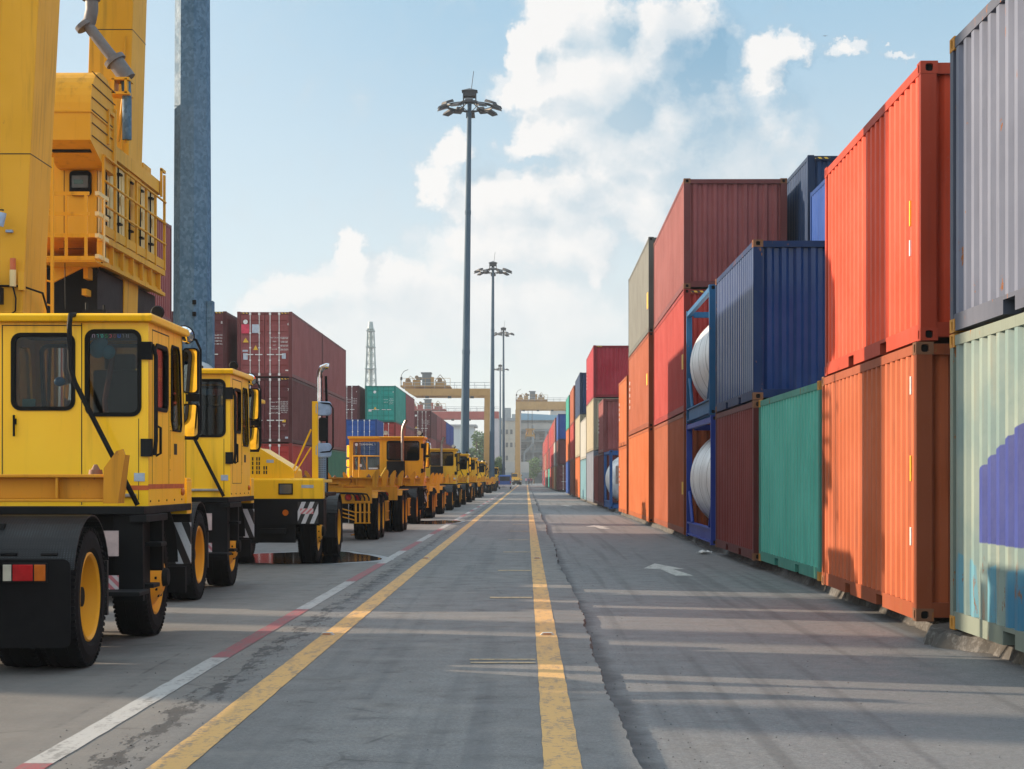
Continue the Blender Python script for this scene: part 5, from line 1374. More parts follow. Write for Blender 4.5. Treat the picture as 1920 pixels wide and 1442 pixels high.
mb.build('louvre', [plain('louvre_shadow_gap', (.10, .05, .012), .8)], hd)
mb = MB(); mb.box(-5.97, xh+.015, Yh0-.015, Yh1+.01, zm-.02, zm+.0); mb.build('hood_rim', [CRN], hd)
mb = MB(); mb.box(-5.9, xh-.06, Yh0+.25, Yn+.34, zb-.10, zb-.01); mb.build('hood_intake', [BLK], hd)
# balcony with flat rails, ladder
Yr = 22.95; q = lambda px: PX(px, Yr); zz = lambda py: PZ(py, Yr)
mb = MB()
for py in (366, 404, 445): mb.box(q(82), q(167), Yr, Yr+.02, zz(py), zz(py)+.045)
for pxx in (82, 121, 158): mb.box(q(pxx), q(pxx)+.035, Yr-.003, Yr+.03, zz(487), zz(363))
mb.box(q(82), q(178), Yr-.01, Yr+.05, zz(488), zz(480))
rl = at2(mb.build('balcony_railing', [CRN], t)); mb = MB()
for py in (366, 404, 445, 484): mb.box(q(178), q(178)+.05, Yr-.0, Yr+.55, zz(py), zz(py)+.05)
mb.box(q(178)+.055, q(178)+.07, Yr+.22, Yr+.25, zz(484), zz(366))
mb.build('balcony_side_rail', [CRM], rl)
mb = MB(); mb.box(q(75), q(180), Yr, Yn, zz(491), zz(488)); mb.build('balcony_floor', [CRN], rl)
mb = MB()
for pxx in (82, 96): mb.box(PX(pxx, 22.7), PX(pxx, 22.7)+.035, 22.66, 22.70, 1.9, PZ(296, 22.7))
z = 2.1
while z < 5.2: mb.cyl((PX(82, 22.7), 22.68, z), (PX(96, 22.7)+.03, 22.68, z-.03), .013, n=6); z += .29
mb.box(PX(58, 22.6), PX(84, 22.6), 22.58, 22.62, PZ(534, 22.6), PZ(528, 22.6)); mb.box(PX(58, 22.6), PX(84, 22.6), 22.58, 22.62, PZ(357, 22.6), PZ(350, 22.6))
at2(mb.build('ladder', [CRN], t))
# railing along the side
XRr = XS+.04
mb = MB()
for z in (4.88, 5.19, 5.50): mb.cyl((XRr, Yn+.05, z), (XRr, Yf-.02, z), .016, n=8)
k = Yn+.02; i = 0
while k < Yf+.05:
    mb.box(XRr-.03, XRr+.0, k, k+.06, 4.5, 5.52 if i not in (1, 6) else (6.22 if i == 1 else 5.9)); k += .66; i += 1
mb.box(XRr-.03, XRr, Yn+.60, Yn+.66, 5.5, 6.1); mb.box(XRr-.03, XRr, Yn+.30, Yn+.66, 6.1, 6.15); mb.box(XRr-.03, XRr, Yn+.30, Yn+.35, 5.7, 6.1)
mb.box(XRr-.03, XRr, Yf-.3, Yf-.25, 5.55, 5.95); mb.box(XRr-.03, XRr, Yf-.3, Yf, 5.93, 5.97)
mb.box(XRr-.02, XRr-.012, Yn, Yf, 4.52, 4.64)
at2(mb.build('side_railing', [CRN], t))
# exhaust pipe with elbow and bracket
Ye = 25.3; e = lambda px, py, dy=0: (PX(px, Ye+dy), Ye+dy, PZ(py, Ye+dy))
mb = MB(); mb.tube([e(172, -260), e(172, -5), e(172, 20), e(168, 40), e(160, 50)], .088, 16); pp = at2(mb.build('exhaust_pipe', [plain('weathered_pipe_grey', (.135, .125, .128), .55)], t), 1.10)
MB().tube([e(162, 44), e(200, 94), e(222, 120)], .075, 16).tube([e(214, 112), e(240, 148)], .115, 16).build('pipe_run', [plain('weathered_pipe_grey', (.135, .125, .128), .55)], pp)
mb = MB(); a = Vector(e(160, 50)); 
for (c0, c1, r) in ((e(156, 45), e(161, 52), .13), (e(171, -6), e(171, 1), .12), (e(213, 110), e(218, 117), .15)): mb.cyl(c0, c1, r, n=18)
mb.build('flange', [plain('weathered_pipe_grey', (.135, .125, .128), .55)], pp)
MB().tube([e(236, 150), e(238, 190), e(238, 262)], .065, 12).build('down_pipe', [GALV], pp)
mb = MB(); mb.obox(e(228, 151), (.26, .3, .035), (0, 0, 0)); mb.obox(e(228, 178), (.26, .3, .035), (0, 0, 0)); mb.obox(e(216, 165), (.035, .3, .2), (0, 0, 0)); mb.obox(e(240, 165), (.035, .3, .2), (0, 0, 0)); mb.tube([e(231, 180), e(222, 265)], .022, 6); mb.tube([e(240, 180), e(236, 268)], .022, 6)
mb.build('pipe_bracket', [CRN], pp)

# ------------------------------------------------------------------ high masts
def mast(loc, H, r0, r1, label, kind=0, n=12, head=1.0, lean=0):
    t = thing('light_mast', label, 'light mast', loc, 0, 'high light masts in a row')
    MB().cyl((0, 0, 0), (lean, 0, H), r0, r1, n, smooth=n > 9).build('pole', [MAST], t)
    for z in (H*.36, H*.7): MB().cyl((lean*z/H, 0, z), (lean*z/H, 0, z+.25), r0+(r1-r0)*z/H+.018, n=n).build('pole_sleeve', [MAST], t)
    MB().box(-r0-.25, r0+.25, -r0-.25, r0+.25, -.04, .06).build('base_plate', [PADM], t)
    rr_ = 1.5*head; zc = H-.95
    mb = MB().lathe([(-.05, rr_-.06), (-.05, rr_), (.05, rr_), (.05, rr_-.06), (-.05, rr_-.06)], (lean, 0, zc), 'z', 24).lathe([(-.04, .45), (-.04, .52), (.04, .52), (.04, .45), (-.04, .45)], (lean, 0, zc+.3), 'z', 16)
    for k in range(6):
        a = k*PI/3; mb.tube([(lean+.2*math.cos(a), .2*math.sin(a), zc+.35), (lean+rr_*math.cos(a), rr_*math.sin(a), zc)], .035, 5)
        mb.tube([(lean+.2*math.cos(a), .2*math.sin(a), zc-.35), (lean+rr_*math.cos(a), rr_*math.sin(a), zc)], .025, 5)
    mb.build('lamp_ring', [LAMPD], t)
    nl = 14 if kind == 0 else 8
    for k in range(nl):
        a = 2*PI*(k+.5)/nl; cx, cy = math.cos(a), math.sin(a)
        M = Matrix.Translation((lean+cx*(rr_+.22), cy*(rr_+.22), zc-.14 if k % 2 else zc+.10)) @ Matrix.Rotation(a, 4, 'Z') @ Matrix.Rotation(R(16), 4, 'Y')
        pts = [(-.26, -.22, .09), (.26, -.22, .04), (.26, .22, .04), (-.26, .22, .09), (-.30, -.27, -.08), (.36, -.29, -.10), (.36, .29, -.10), (-.30, .27, -.08)]
        mb = MB(); mb.add([tuple(M @ Vector(p)) for p in pts], [(0,1,2,3)[::-1], (4,5,6,7), (0,1,5,4), (1,2,6,5), (2,3,7,6), (3,0,4,7)])
        o = mb.build('floodlight', [LAMPD], t)
        pg = [(-.27, -.25, -.088), (.33, -.27, -.106), (.33, .27, -.106), (-.27, .25, -.088)]
        MB().add([tuple(M @ Vector((p[0], p[1], p[2]-.003))) for p in pg], [(0,1,2,3)]).build('lens', [LENSD], o)
    mb = MB(); mb.box(lean-.42, lean+.42, -.42, .42, H-.35, H+.0); mb.add([(lean-.5, -.5, H), (lean+.5, -.5, H), (lean+.5, .5, H), (lean-.5, .5, H), (lean, 0, H+.22)], [(0,1,2,3), (0,1,4), (1,2,4), (2,3,4), (3,0,4)]); mb.box(lean-.42, lean-.36, -.42, .42, H-.9, H-.35); mb.box(lean+.36, lean+.42, -.42, .42, H-.9, H-.35)
    mb.build('winch_housing', [LAMPD], t)
    MB().cyl((lean+.1, 0, H+.1), (lean+.25, 0, H+1.3), .02, n=5).build('lightning_rod', [LAMPD], t)
    return t
# nearest mast: thick octagonal galvanised pole whose head is far above the frame
t = thing('light_mast', 'thick grey-blue octagonal steel pole rising out of the frame beside the crane', 'light mast', (PX(361, 27), 27.0, 0), 0, 'high light masts in a row')
MB().cyl((0, 0, 0), (0, 0, 26.5), .295, .15, 8, smooth=False).build('pole', [GALV], t).rotation_euler = (0, 0, R(14))
mb = MB(); mb.box(.235, .32, -.16, .0, PZ(700, 27), PZ(566, 27)); b_ = mb.build('service_door', [GALV], t, .004)
mb = MB()
for py in (570, 592): mb.box(.05, .10, -.30, -.262, PZ(py+4, 27), PZ(py-4, 27))
mb.build('door_lug', [BLK], b_)
MB().lathe([(-.05, 1.29), (-.05, 1.35), (.05, 1.35), (.05, 1.29), (-.05, 1.29)], (0, 0, 25.6), 'z', 24).build('lamp_ring', [LAMPD], t)
mast((PX(870, 118), 118, 0), 25.9, .30, .125, 'tallest light mast in view, with a ring of floodlights against the sky', 0, 12, 1.0, lean=.36)
mast((PX(922, 216), 216, 0), 26.4, .33, .14, 'second light mast, just right of the tallest one', 0, 12, 1.12, lean=.15)
mast((PX(944, 312), 312, 0), 26.6, .30, .14, 'third light mast, thin and far away with two tiers of lamps', 1, 10, .9)
mast((PX(938, 420), 420, 0), 27.0, .30, .14, 'farthest and lowest looking light mast', 1, 8, 1.0)

# ------------------------------------------------------------------ distant gantry cranes
def gantry(name_label, X0, X1, Y, zb, zt, col, legs, trolley=None, depth=8, lw=1.1, cant=0, hoist=None, rail=True):
    t = thing('gantry_crane', name_label, 'gantry crane', ((X0+X1)/2, Y, 0), 0, 'gantry cranes across the yard')
    cx = (X0+X1)/2
    mb = MB()
    for y in (0, depth): mb.prism([(X0-cx-cant, zt), (X0-cx-cant, zt-.25), (X0-cx-(cant*.1), zb), (X1-cx, zb), (X1-cx, zt)], y-.5, y+.5, 'y')
    for x in (X0-cx, X1-cx-lw): mb.box(x, x+lw, .5, depth-.5, zt-1.0, zt-.2)
    g_ = mb.build('main_girder', [col], t)
    mb = MB()
    for y in (-.45, depth+.45):
        mb.box(X0-cx-cant, X1-cx, y-.03, y+.03, zt+.95, zt+1.02); mb.box(X0-cx-cant, X1-cx, y-.02, y+.02, zt+.5, zt+.54)
        x = X0-cx-cant
        while x <= X1-cx: mb.box(x-.03, x+.03, y-.03, y+.03, zt, zt+1.0); x += 1.6
    if rail: mb.build('walkway_railing', [plain('pale_grey_rail', (.35, .38, .40), .6)], g_)
    for (lx, lc) in legs:
        for y in (0, depth):
            mb = MB(); x = lx-cx
            mb.add([(x-lw/2*1.25, y-.55, 1.3), (x+lw/2*1.25, y-.55, 1.3), (x+lw/2*1.25, y+.55, 1.3), (x-lw/2*1.25, y+.55, 1.3), (x-lw/2, y-.45, zb), (x+lw/2, y-.45, zb), (x+lw/2, y+.45, zb), (x-lw/2, y+.45, zb)], [(3,2,1,0),(4,5,6,7),(0,1,5,4),(1,2,6,5),(2,3,7,6),(3,0,4,7)])
            mb.build('leg', [lc], t)
            wheel(t, lx-cx, y-.9, .75, .5, 1, False); wheel(t, lx-cx, y+.9, .75, .5, 1, False)
        MB().box(lx-cx-.5, lx-cx+.5, -1.8, depth+1.8, 1.0, 1.9).build('sill_beam', [lc], t)
    if trolley is not None:
        x = trolley-cx
        mb = MB(); mb.box(x-4, x+4, 0, depth, zt+.35, zt+.55); mb.box(x-3.6, x-2.2, .6, 2.5, zt+.55, zt+1.15); mb.box(x-2.0, x-.9, 1, 3.5, zt+.55, zt+1.5); mb.box(x+1.6, x+3.2, 1, 5, zt+.55, zt+1.25); mb.box(x+.9, x+1.4, .3, .8, zt+.55, zt+1.9)
        tr = mb.build('trolley', [col], t)
        mb = MB(); mb.box(x-.5, x+.9, .5, 3, zt+.55, zt+2.5); mb.box(x-.7, x+1.0, .4, 3.1, zt+2.5, zt+2.68); mb.box(x-1.5, x-.6, 1, 2, zt+1.5, zt+1.95); mb.build('winch_cabin', [plain('dull_grey_machinery', (.12, .14, .15), .6)], tr)
        mb = MB(); mb.cyl((x-2.8, .7, zt+1.35), (x-2.8, 1.8, zt+1.35), .42, n=16); mb.cyl((x-1.4, .9, zt+1.9), (x-1.4, 2.2, zt+1.9), .30, n=12); mb.cyl((x+2.3, .9, zt+1.5), (x+2.3, 2.2, zt+1.5), .38, n=14); mb.tube([(x+1.5, .6, zt+1.2), (x+2.4, .6, zt+2.3), (x+3.3, .6, zt+1.2)], .07, 5); mb.tube([(x-3.2, .6, zt+1.1), (x-2.4, .6, zt+2.1), (x-1.6, .6, zt+1.4)], .05, 5); mb.build('cable_drum', [plain('rusty_machinery', (.22, .14, .07), .7)], tr)
        mb = MB(); mb.tube([(x-3.8, 0, zt+.4), (x-3.8, 0, zt+2.2), (x-3.4, 0, zt+2.8), (x-2.7, 0, zt+3.1)], .045, 5); mb.box(x-3.95, x-3.65, -.15, .15, zt+1.4, zt+1.9); mb.build('lamp_arm', [LAMPD], tr)
        mb = MB()
        for k in range(9): mb.box(x-4+k, x-3.94+k, -.03, .03, zt+.6, zt+1.7)
        mb.box(x-4, x+4, -.03, .03, zt+1.66, zt+1.72); mb.build('trolley_railing', [CRNF], tr)
    if hoist:
        hx, z0, z1, w = hoist; x = hx-cx
        mb = MB(); mb.box(x-w, x+w, 2, 4.2, z0, z0+.5); mb.box(x-w, x+w, 2, 4.2, z1-.4, z1); 
        for q in (-1, 1): mb.tube([(x+q*w*.9, 3, z0+.4), (x+q*w*.5, 3, z1-.3)], .14, 5); mb.box(x+q*w-.1, x+q*w+.1, 2, 4.2, z0-.5, z0)
        mb.box(x-.5, x+.5, 2.2, 4, z0+.5, z1-.4)
        s_ = mb.build('spreader', [CRNF], t)
        mb = MB()
        for q in (-1, 1): mb.cyl((x+q*w*.45, 3, z1), (x+q*w*.45, 3, zb), .06, n=5)
        mb.build('hoist_rope', [BLK], s_)
    for k in range(7):
        if k % 2: continue
    mb = MB(); xx = X0-cx+2
    while xx < X1-cx: mb.box(xx-.3, xx+.3, -.75, -.45, zb-.45, zb-.1); xx += 3.6
    mb.build('girder_lamp', [LAMPD], g_)
    return t
PLG = paint('crane_pale_grey_paint', (.38, .38, .40), .5, .3)
RDB = paint('crane_red_beam_paint', (.30, .06, .05), .5, .3)
YG = 300
gantry('yellow gantry crane spanning the left containers, right of the lattice tower', PX(778, YG), PX(920, YG), YG, PZ(742, YG), PZ(729, YG), CRNF, [(PX(914.5, YG), CRNF), (PX(778, YG)-9, CRNF)], trolley=PX(797, YG), cant=1.6, lw=1.05)
YG = 400
gantry('dull red gantry crane behind the left yellow one', PX(800, YG), PX(935, YG), YG, PZ(785, YG), PZ(771.5, YG), RDB, [(PX(930, YG), PLG), (PX(805, YG), RDB)], trolley=PX(800, YG), cant=.5)
YG = 470
g_ = gantry('yellow gantry crane over the right containers at the end of the road, spreader hanging', PX(967, YG), PX(1180, YG), YG, PZ(768, YG), PZ(753, YG), CRNF, [(PX(970.5, YG), CRNF), (PX(1170, YG), CRNF)], trolley=PX(997, YG), hoist=(PX(994, YG), PZ(818, YG), PZ(803, YG), 1.15), lw=1.1)
mb = MB(); x = PX(974.5, YG)-g_.location.x; mb.box(x-.3, x+.35, 1.2, 2, 1.3, PZ(768, YG)); mb.build('stair_tower', [PLG], g_)

# ------------------------------------------------------------------ lattice tower
t = thing('lattice_tower', 'thin grey lattice tower rising behind the left containers', 'lattice tower', (PX(695, 520), 520, 0), 0)
mb = MB(); Ht = 44.0
def hw(z): return 1.75 if z < 20 else 1.75-(z-20)/24*.95
LM = plain('lattice_grey_teal', (.26, .33, .34), .6, .2)
zs_ = [i*2.4 for i in range(19)]
for a in (-1, 1):
    for b in (-1, 1):
        mb.tube([(a*hw(z), b*hw(z), z) for z in zs_], .16, 5)
for i in range(len(zs_)-1):
    z, z2 = zs_[i], zs_[i+1]; w, w2 = hw(z), hw(z2)
    for (p, q_) in (((-w, -w), (w2, -w2)), ((w, -w), (-w2, -w2)), ((-w, w), (-w2, -w2)), ((w, -w), (w2, w2)), ((w, w), (-w2, w2)), ((-w, w), (w2, w2))):
        mb.tube([(p[0], p[1], z), (q_[0], q_[1], z2)], .08, 4)
    mb.tube([(-w2, -w2, z2), (w2, -w2, z2), (w2, w2, z2), (-w2, w2, z2), (-w2, -w2, z2)], .08, 4)
mb.build('lattice', [LM], t)
MB().cyl((0, 0, 6), (0, 0, Ht), .55, .55, 10).build('core_tube', [LM], t)
MB().cyl((0, 0, Ht-1), (0, 0, Ht+1.2), .9, .6, 10).build('top_cap', [LM], t)
for z in (26, 32, 38, 42.5): MB().box(-hw(z)-.3, hw(z)+.3, -hw(z)-.3, hw(z)+.3, z, z+.2).build('platform', [LM], t)

# ------------------------------------------------------------------ buildings
def wallmat(name, a, b_, stain=.5, sc=.12):
    m, g, b = newmat(name); P = coords(g, False)
    n = g.noise(g.map(P, (1, 1, .35)), sc*3, 6, .7); n2 = g.noise(P, sc*12, 5, .7)
    c = g.mix(g.ramp(n, .35, .65), a, b_); c = g.mix(g.ramp(n2, .55, .75, 0, stain), c, [x*.45 for x in a])
    g._set(b.inputs['Base Color'], c); b.inputs['Roughness'].default_value = .85
    return m
BG = wallmat('stained_beige_concrete', (.40, .35, .28), (.29, .27, .24)); GB = wallmat('grey_blue_concrete', (.22, .25, .27), (.16, .18, .20)); BRF = plain('blue_metal_roof', (.10, .28, .42), .5); GWN = plain('dark_opening', (.03, .035, .04), .6)
LBW = wallmat('pale_block_wall', (.36, .34, .32), (.30, .29, .28), .3)
YB = 600
t = thing('warehouse_building', 'stained beige building with roof boxes behind the light masts at the end of the road', 'building', (PX(945, YB), YB, 0), 0)
x0, x1 = PX(926, YB)-PX(945, YB), PX(968, YB)-PX(945, YB); zt = PZ(789, YB)
MB().box(x0, x1, 0, 30, 0, zt).build('wall', [BG], t)
MB().box(x0-.3, x1+.3, -.35, 30.3, zt, zt+.9).build('cornice', [GB], t)
for (a, b, h) in ((.05, .25, 2.2), (.4, .75, 3.4), (.8, 1.0, 1.4)): MB().box(x0+(x1-x0)*a, x0+(x1-x0)*b, 4, 12, zt+.9, zt+.9+h).build('roof_box', [GB], t)
for k in range(5):
    for j in range(4):
        cx_ = x0+.9+k*1.45; z = 3.2+j*4.2
        if (k*3+j) % 5 == 0: continue
        o = MB().box(cx_, cx_+.75, -.06, .0, z, z+1.5).build('window', [GWN], t); MB().box(cx_-.08, cx_+.83, -.14, -.061, z-.12, z-.0).build('sill', [BG], o)
for z in (5.9, 10.1, 14.3): MB().box(x0-.05, x1+.05, -.16, -.001, z, z+.25).build('ledge', [BG], t)
t = thing('industrial_building', 'grey-blue open-framed factory with a light blue roof behind the right gantry crane', 'building', (PX(1022, YB), YB+20, 0), 0)
Y2 = YB+20; cx_ = PX(1022, Y2); xa, xb = PX(972, Y2)-cx_, PX(1110, Y2)-cx_; zt = PZ(775, Y2)
MB().box(xa, xb, 4, 34, 0, zt-2.2).build('wall', [GB], t)
MB().prism([(xa-.6, zt-2.2), (xb+.6, zt-2.2), (xb+.6, zt-1.2), (xa+1, zt+.1), (xa-.6, zt-.2)], 2, 36, 'y').build('roof', [BRF], t)
MB().box(xa, xb, 3.2, 3.99, zt-5.2, zt-3.2).build('fascia', [LBW], t)
for k in range(6):
    o = MB().box(xa+.3+k*4.4, xa+1.0+k*4.4, 1.5, 2.2, 0, zt-5.2).build('column', [GB], t)
for j in range(5):
    z = 3.0+j*3.6
    MB().box(xa, xb, 1.2, 3.99, z, z+.35).build('floor_slab', [GB], t)
    MB().box(xa, xb, 1.1, 1.18, z+1.2, z+1.3).build('balustrade', [LBW], t)
for j in range(5):
    for k in range(8):
        if (j*5+k*3) % 4 == 0: continue
        x_ = xa+1.2+k*3.0; z = 3.7+j*3.6
        m_ = GWN if (j+k) % 3 else LBW
        MB().box(x_, x_+1.7, 3.9, 3.995, z, z+2.0).build('window', [m_], t)
MB().tube([(xa+2, 0, 0), (xa+2, 0, 10), (xa+5, 0, 13), (xa+5, 0, zt-4)], .5, 8).build('duct', [GB], t)
t = thing('tower_block', 'pale narrow building block behind the right gantry crane beam', 'building', (PX(1053, 660), 660, 0), 0)
MB().box(-4, 6, 0, 12, 0, PZ(764, 660)).build('wall', [LBW], t); MB().box(-4.3, 6.3, -.3, 12.3, PZ(764, 660), PZ(764, 660)+1).build('cornice', [GB], t)
t = thing('distant_building', 'long pale flat building low between the left crane legs', 'building', (PX(870, 640), 640, 0), 0)
MB().box(PX(820, 640)-PX(870, 640), PX(888, 640)-PX(870, 640), 0, 20, 0, PZ(800, 640)).build('wall', [wallmat('pale_blue_cladding', (.38, .44, .48), (.34, .40, .45), .2)], t)
MB().box(PX(815, 640)-PX(870, 640), PX(893, 640)-PX(870, 640), -1, 21, PZ(800, 640), PZ(796, 640)).build('roof', [GB], t)
t = thing('boundary_wall', 'low pale block wall closing the road under the right crane', 'wall', (PX(965, 540), 540, 0), 0)
MB().box(PX(940, 540)-PX(965, 540), PX(992, 540)-PX(965, 540), 0, .6, 0, PZ(866, 540)).build('wall_panel', [LBW], t)
MB().box(PX(940, 540)-PX(965, 540), PX(992, 540)-PX(965, 540), -.3, -.0, 0, PZ(886, 540)).build('wall_base', [GB], t)

# ------------------------------------------------------------------ trees
def tree(label, loc, h, r, seed, group='trees at the far end'):
    rr = random.Random(seed); t = thing('tree', label, 'tree', loc, 0, group)
    mb = MB(); mb.tube([(0, 0, 0), (.1, 0, h*.25), (-.15, .1, h*.5), (.1, 0, h*.8)], [h*.035, h*.028, h*.02, h*.008], 8)
    blobs = []
    for k in range(9):
        a = rr.random()*2*PI; z = h*rr.uniform(.35, .8); q = r*rr.uniform(.25, .75)
        p = (q*math.cos(a), q*math.sin(a), z); mb.tube([(0, 0, z*.7), (p[0]*.5, p[1]*.5, z*.9), p], [h*.014, h*.010, h*.004], 5); blobs.append((p, r*rr.uniform(.32, .5)))
    blobs += [((rr.uniform(-.2, .2)*r, 0, h*.88), r*.42), ((0, 0, h*.55), r*.6)]
    mb.build('trunk', [plain('bark', (.10, .075, .05), .9)], t)
    mb = MB()
    for (c, br) in blobs:
        for k in range(int(420)):
            d = Vector((rr.gauss(0, 1), rr.gauss(0, 1), rr.gauss(0, .8))).normalized()*br*rr.uniform(.55, 1.12)
            p = Vector(c)+d; s = rr.uniform(.10, .26)*r*.36
            u = Vector((rr.gauss(0, 1), rr.gauss(0, 1), rr.gauss(0, .6))).normalized(); w = u.cross(Vector((rr.gauss(0, 1), rr.gauss(0, 1), rr.gauss(0, 1)))).normalized()
            mb.add([p-u*s, p+w*s*.7, p+u*s, p-w*s*.7], [(0,1,2,3)], 0 if rr.random() < .6 else 1)
    mb.build('crown', [plain('leaf_dark', (.05, .12, .03), .7), plain('leaf_light', (.12, .22, .05), .7)], t)
tree('tall green tree between the left crane leg and the far containers', (PX(893, 430), 430, 0), 12.5, 3.6, 1)
tree('small dark tree at the foot of the second light mast', (PX(933, 350), 350, 0), 5.6, 1.7, 2)
tree('low tree beside the factory wall behind the walking people', (PX(1001, 560), 560, 0), 7.5, 3.2, 3)
tree('bushy tree behind the beige building corner', (PX(905, 520), 520, 0), 9.5, 3.0, 4)

# ------------------------------------------------------------------ people walking far down the road
def person(label, loc, rz, shirt, legs, stride):
    t = thing('person', label, 'person', loc, rz, 'people walking at the far end of the road')
    V = [(0,0,.98), (0,0,1.15), (0,.01,1.38), (0,.01,1.50), (0,.03,1.64), (0,.03,1.72),
         (.09,0,.93), (.10,stride,.50), (.10,stride*.3-.0,.08), (.10,stride*.3+.14,.05), (-.09,0,.93), (-.10,-stride*.4,.50), (-.10,-stride*1.4,.10), (-.10,-stride*1.4+.13,.06),
         (.17,.0,1.42), (.21,-stride*.5,1.14), (.22,-stride*.3+.06,.90), (.22,-stride*.3+.08,.82), (-.17,0,1.42), (-.21,stride*.5,1.14), (-.22,stride*.6+.06,.90), (-.22,stride*.6+.08,.82)]
    E = [(0,1),(1,2),(2,3),(3,4),(4,5),(0,6),(6,7),(7,8),(8,9),(0,10),(10,11),(11,12),(12,13),(2,14),(14,15),(15,16),(16,17),(2,18),(18,19),(19,20),(20,21)]
    RD = [.14,.125,.15,.055,.095,.08,.09,.06,.04,.035,.09,.06,.04,.035,.06,.045,.032,.035,.06,.045,.032,.035]
    me = bpy.data.meshes.new('body'); me.from_pydata(V, E, []); o = bpy.data.objects.new('body', me); COL.objects.link(o)
    sk = o.modifiers.new('skin', 'SKIN'); 
    if not me.skin_vertices: me.attributes.new('skin', 'FLOAT', 'POINT') if False else None
    try:
        lay = me.skin_vertices[0].data
    except Exception:
        bpy.context.view_layer.objects.active = o; o.select_set(True); bpy.ops.mesh.customdata_skin_add(); lay = me.skin_vertices[0].data
    for i, r_ in enumerate(RD): lay[i].radius = (r_, r_*(.75 if i < 3 else 1))
    lay[0].use_root = True
    sb = o.modifiers.new('sub', 'SUBSURF'); sb.levels = sb.render_levels = 1
    dg = bpy.context.evaluated_depsgraph_get(); m2 = bpy.data.meshes.new_from_object(o.evaluated_get(dg)); m2.name = 'body'
    bpy.data.objects.remove(o)
    m2.materials.clear()
    for m_ in (plain('skin', (.30, .17, .11), .6), plain('cloth_%s' % shirt[0], shirt[1], .8), plain('trousers_%s' % legs[0], legs[1], .8)): m2.materials.append(m_)
    for p in m2.polygons:
        c = p.center; p.use_smooth = True
        p.material_index = 0 if c.z > 1.49 or (abs(c.x) > .17 and c.z < 1.0 and c.z > .78) else (2 if c.z < .97 else 1)
    b = bpy.data.objects.new('body', m2); COL.objects.link(b); b.parent = t
    MB().ball((0, .02, 1.70), .105, sc=(.95, 1, .8)).build('hair', [plain('dark_hair', (.02, .015, .012), .8)], t)
YP = 455
person('person in a pink shirt walking left of the group at the end of the road', (PX(986.5, YP), YP, 0), 0, ('pink', (.5, .22, .28)), ('dark', (.03, .03, .04)), .12)
person('person in dark blue in the middle of the far group', (PX(990.5, YP), YP, 0), .3, ('navy', (.03, .03, .10)), ('dark', (.03, .03, .04)), .2)
person('person in purple clothes beside the one in dark blue', (PX(992.6, YP), YP+1, 0), PI, ('purple', (.14, .05, .16)), ('dark', (.03, .03, .04)), .15)
person('person in dark red at the right of the far group', (PX(996.5, YP), YP, 0), .2, ('dark_red', (.2, .03, .06)), ('dark', (.03, .03, .04)), .18)
# small bird shape standing in for a distant aircraft
t = thing('aircraft_standin_bird', 'tiny dark bird shape standing in for an aircraft, high in the right sky', 'aircraft_standin_bird', (PX(1547, 190), 190, PZ(67.5, 190)), 0)
MB().lathe([(-.14, .01), (-.10, .035), (0, .05), (.10, .03), (.15, .004)], (0, 0, 0), 'y', 10).build('body', [LAMPD], t)
for s_ in (-1, 1): MB().add([(s_*.02, -.05, .01), (s_*.02, .07, .01), (s_*.14, .09, .045), (s_*.30, .02, .02), (s_*.15, -.03, .04)], [(0,1,2,4), (2,3,4)]).add([(s_*.02, -.05, .0), (s_*.02, .07, .0), (s_*.14, .09, .035), (s_*.30, .02, .018), (s_*.15, -.03, .03)], [(0,1,2,4), (2,3,4)]).build('wing', [LAMPD], t)
# ------------------------------------------------------------------ sky with clouds, sun, camera
w = bpy.data.worlds.new('World'); scene.world = w; w.use_nodes = True
nt = w.node_tree; g = G(nt)
bg = [n for n in nt.nodes if n.type == 'BACKGROUND'][0]
SKY_S = .15
sun_dir = Vector((-math.cos(R(SUN_EL))*math.cos(R(SUN_AZ_LEFT)), math.cos(R(SUN_EL))*math.sin(R(SUN_AZ_LEFT)), math.sin(R(SUN_EL))))
sky = g.n('ShaderNodeTexSky'); sky.sky_type = 'NISHITA'; sky.sun_disc = False
sky.sun_elevation = R(SUN_EL); sky.sun_rotation = math.atan2(sun_dir.x, sun_dir.y)
sky.air_density = 1.0; sky.dust_density = 1.0; sky.ozone_density = 1.5
K = 1/SKY_S/2**EXPO
tc = g.n('ShaderNodeTexCoord').outputs['Generated']
d = g.xyz(g.vm('NORMALIZE', tc))
az = g.m('ARCTAN2', d[0], d[1]); el = g.m('ARCSINE', d[2])
cp = g.n('ShaderNodeCombineXYZ'); g._set(cp.inputs[0], az); g._set(cp.inputs[1], el)
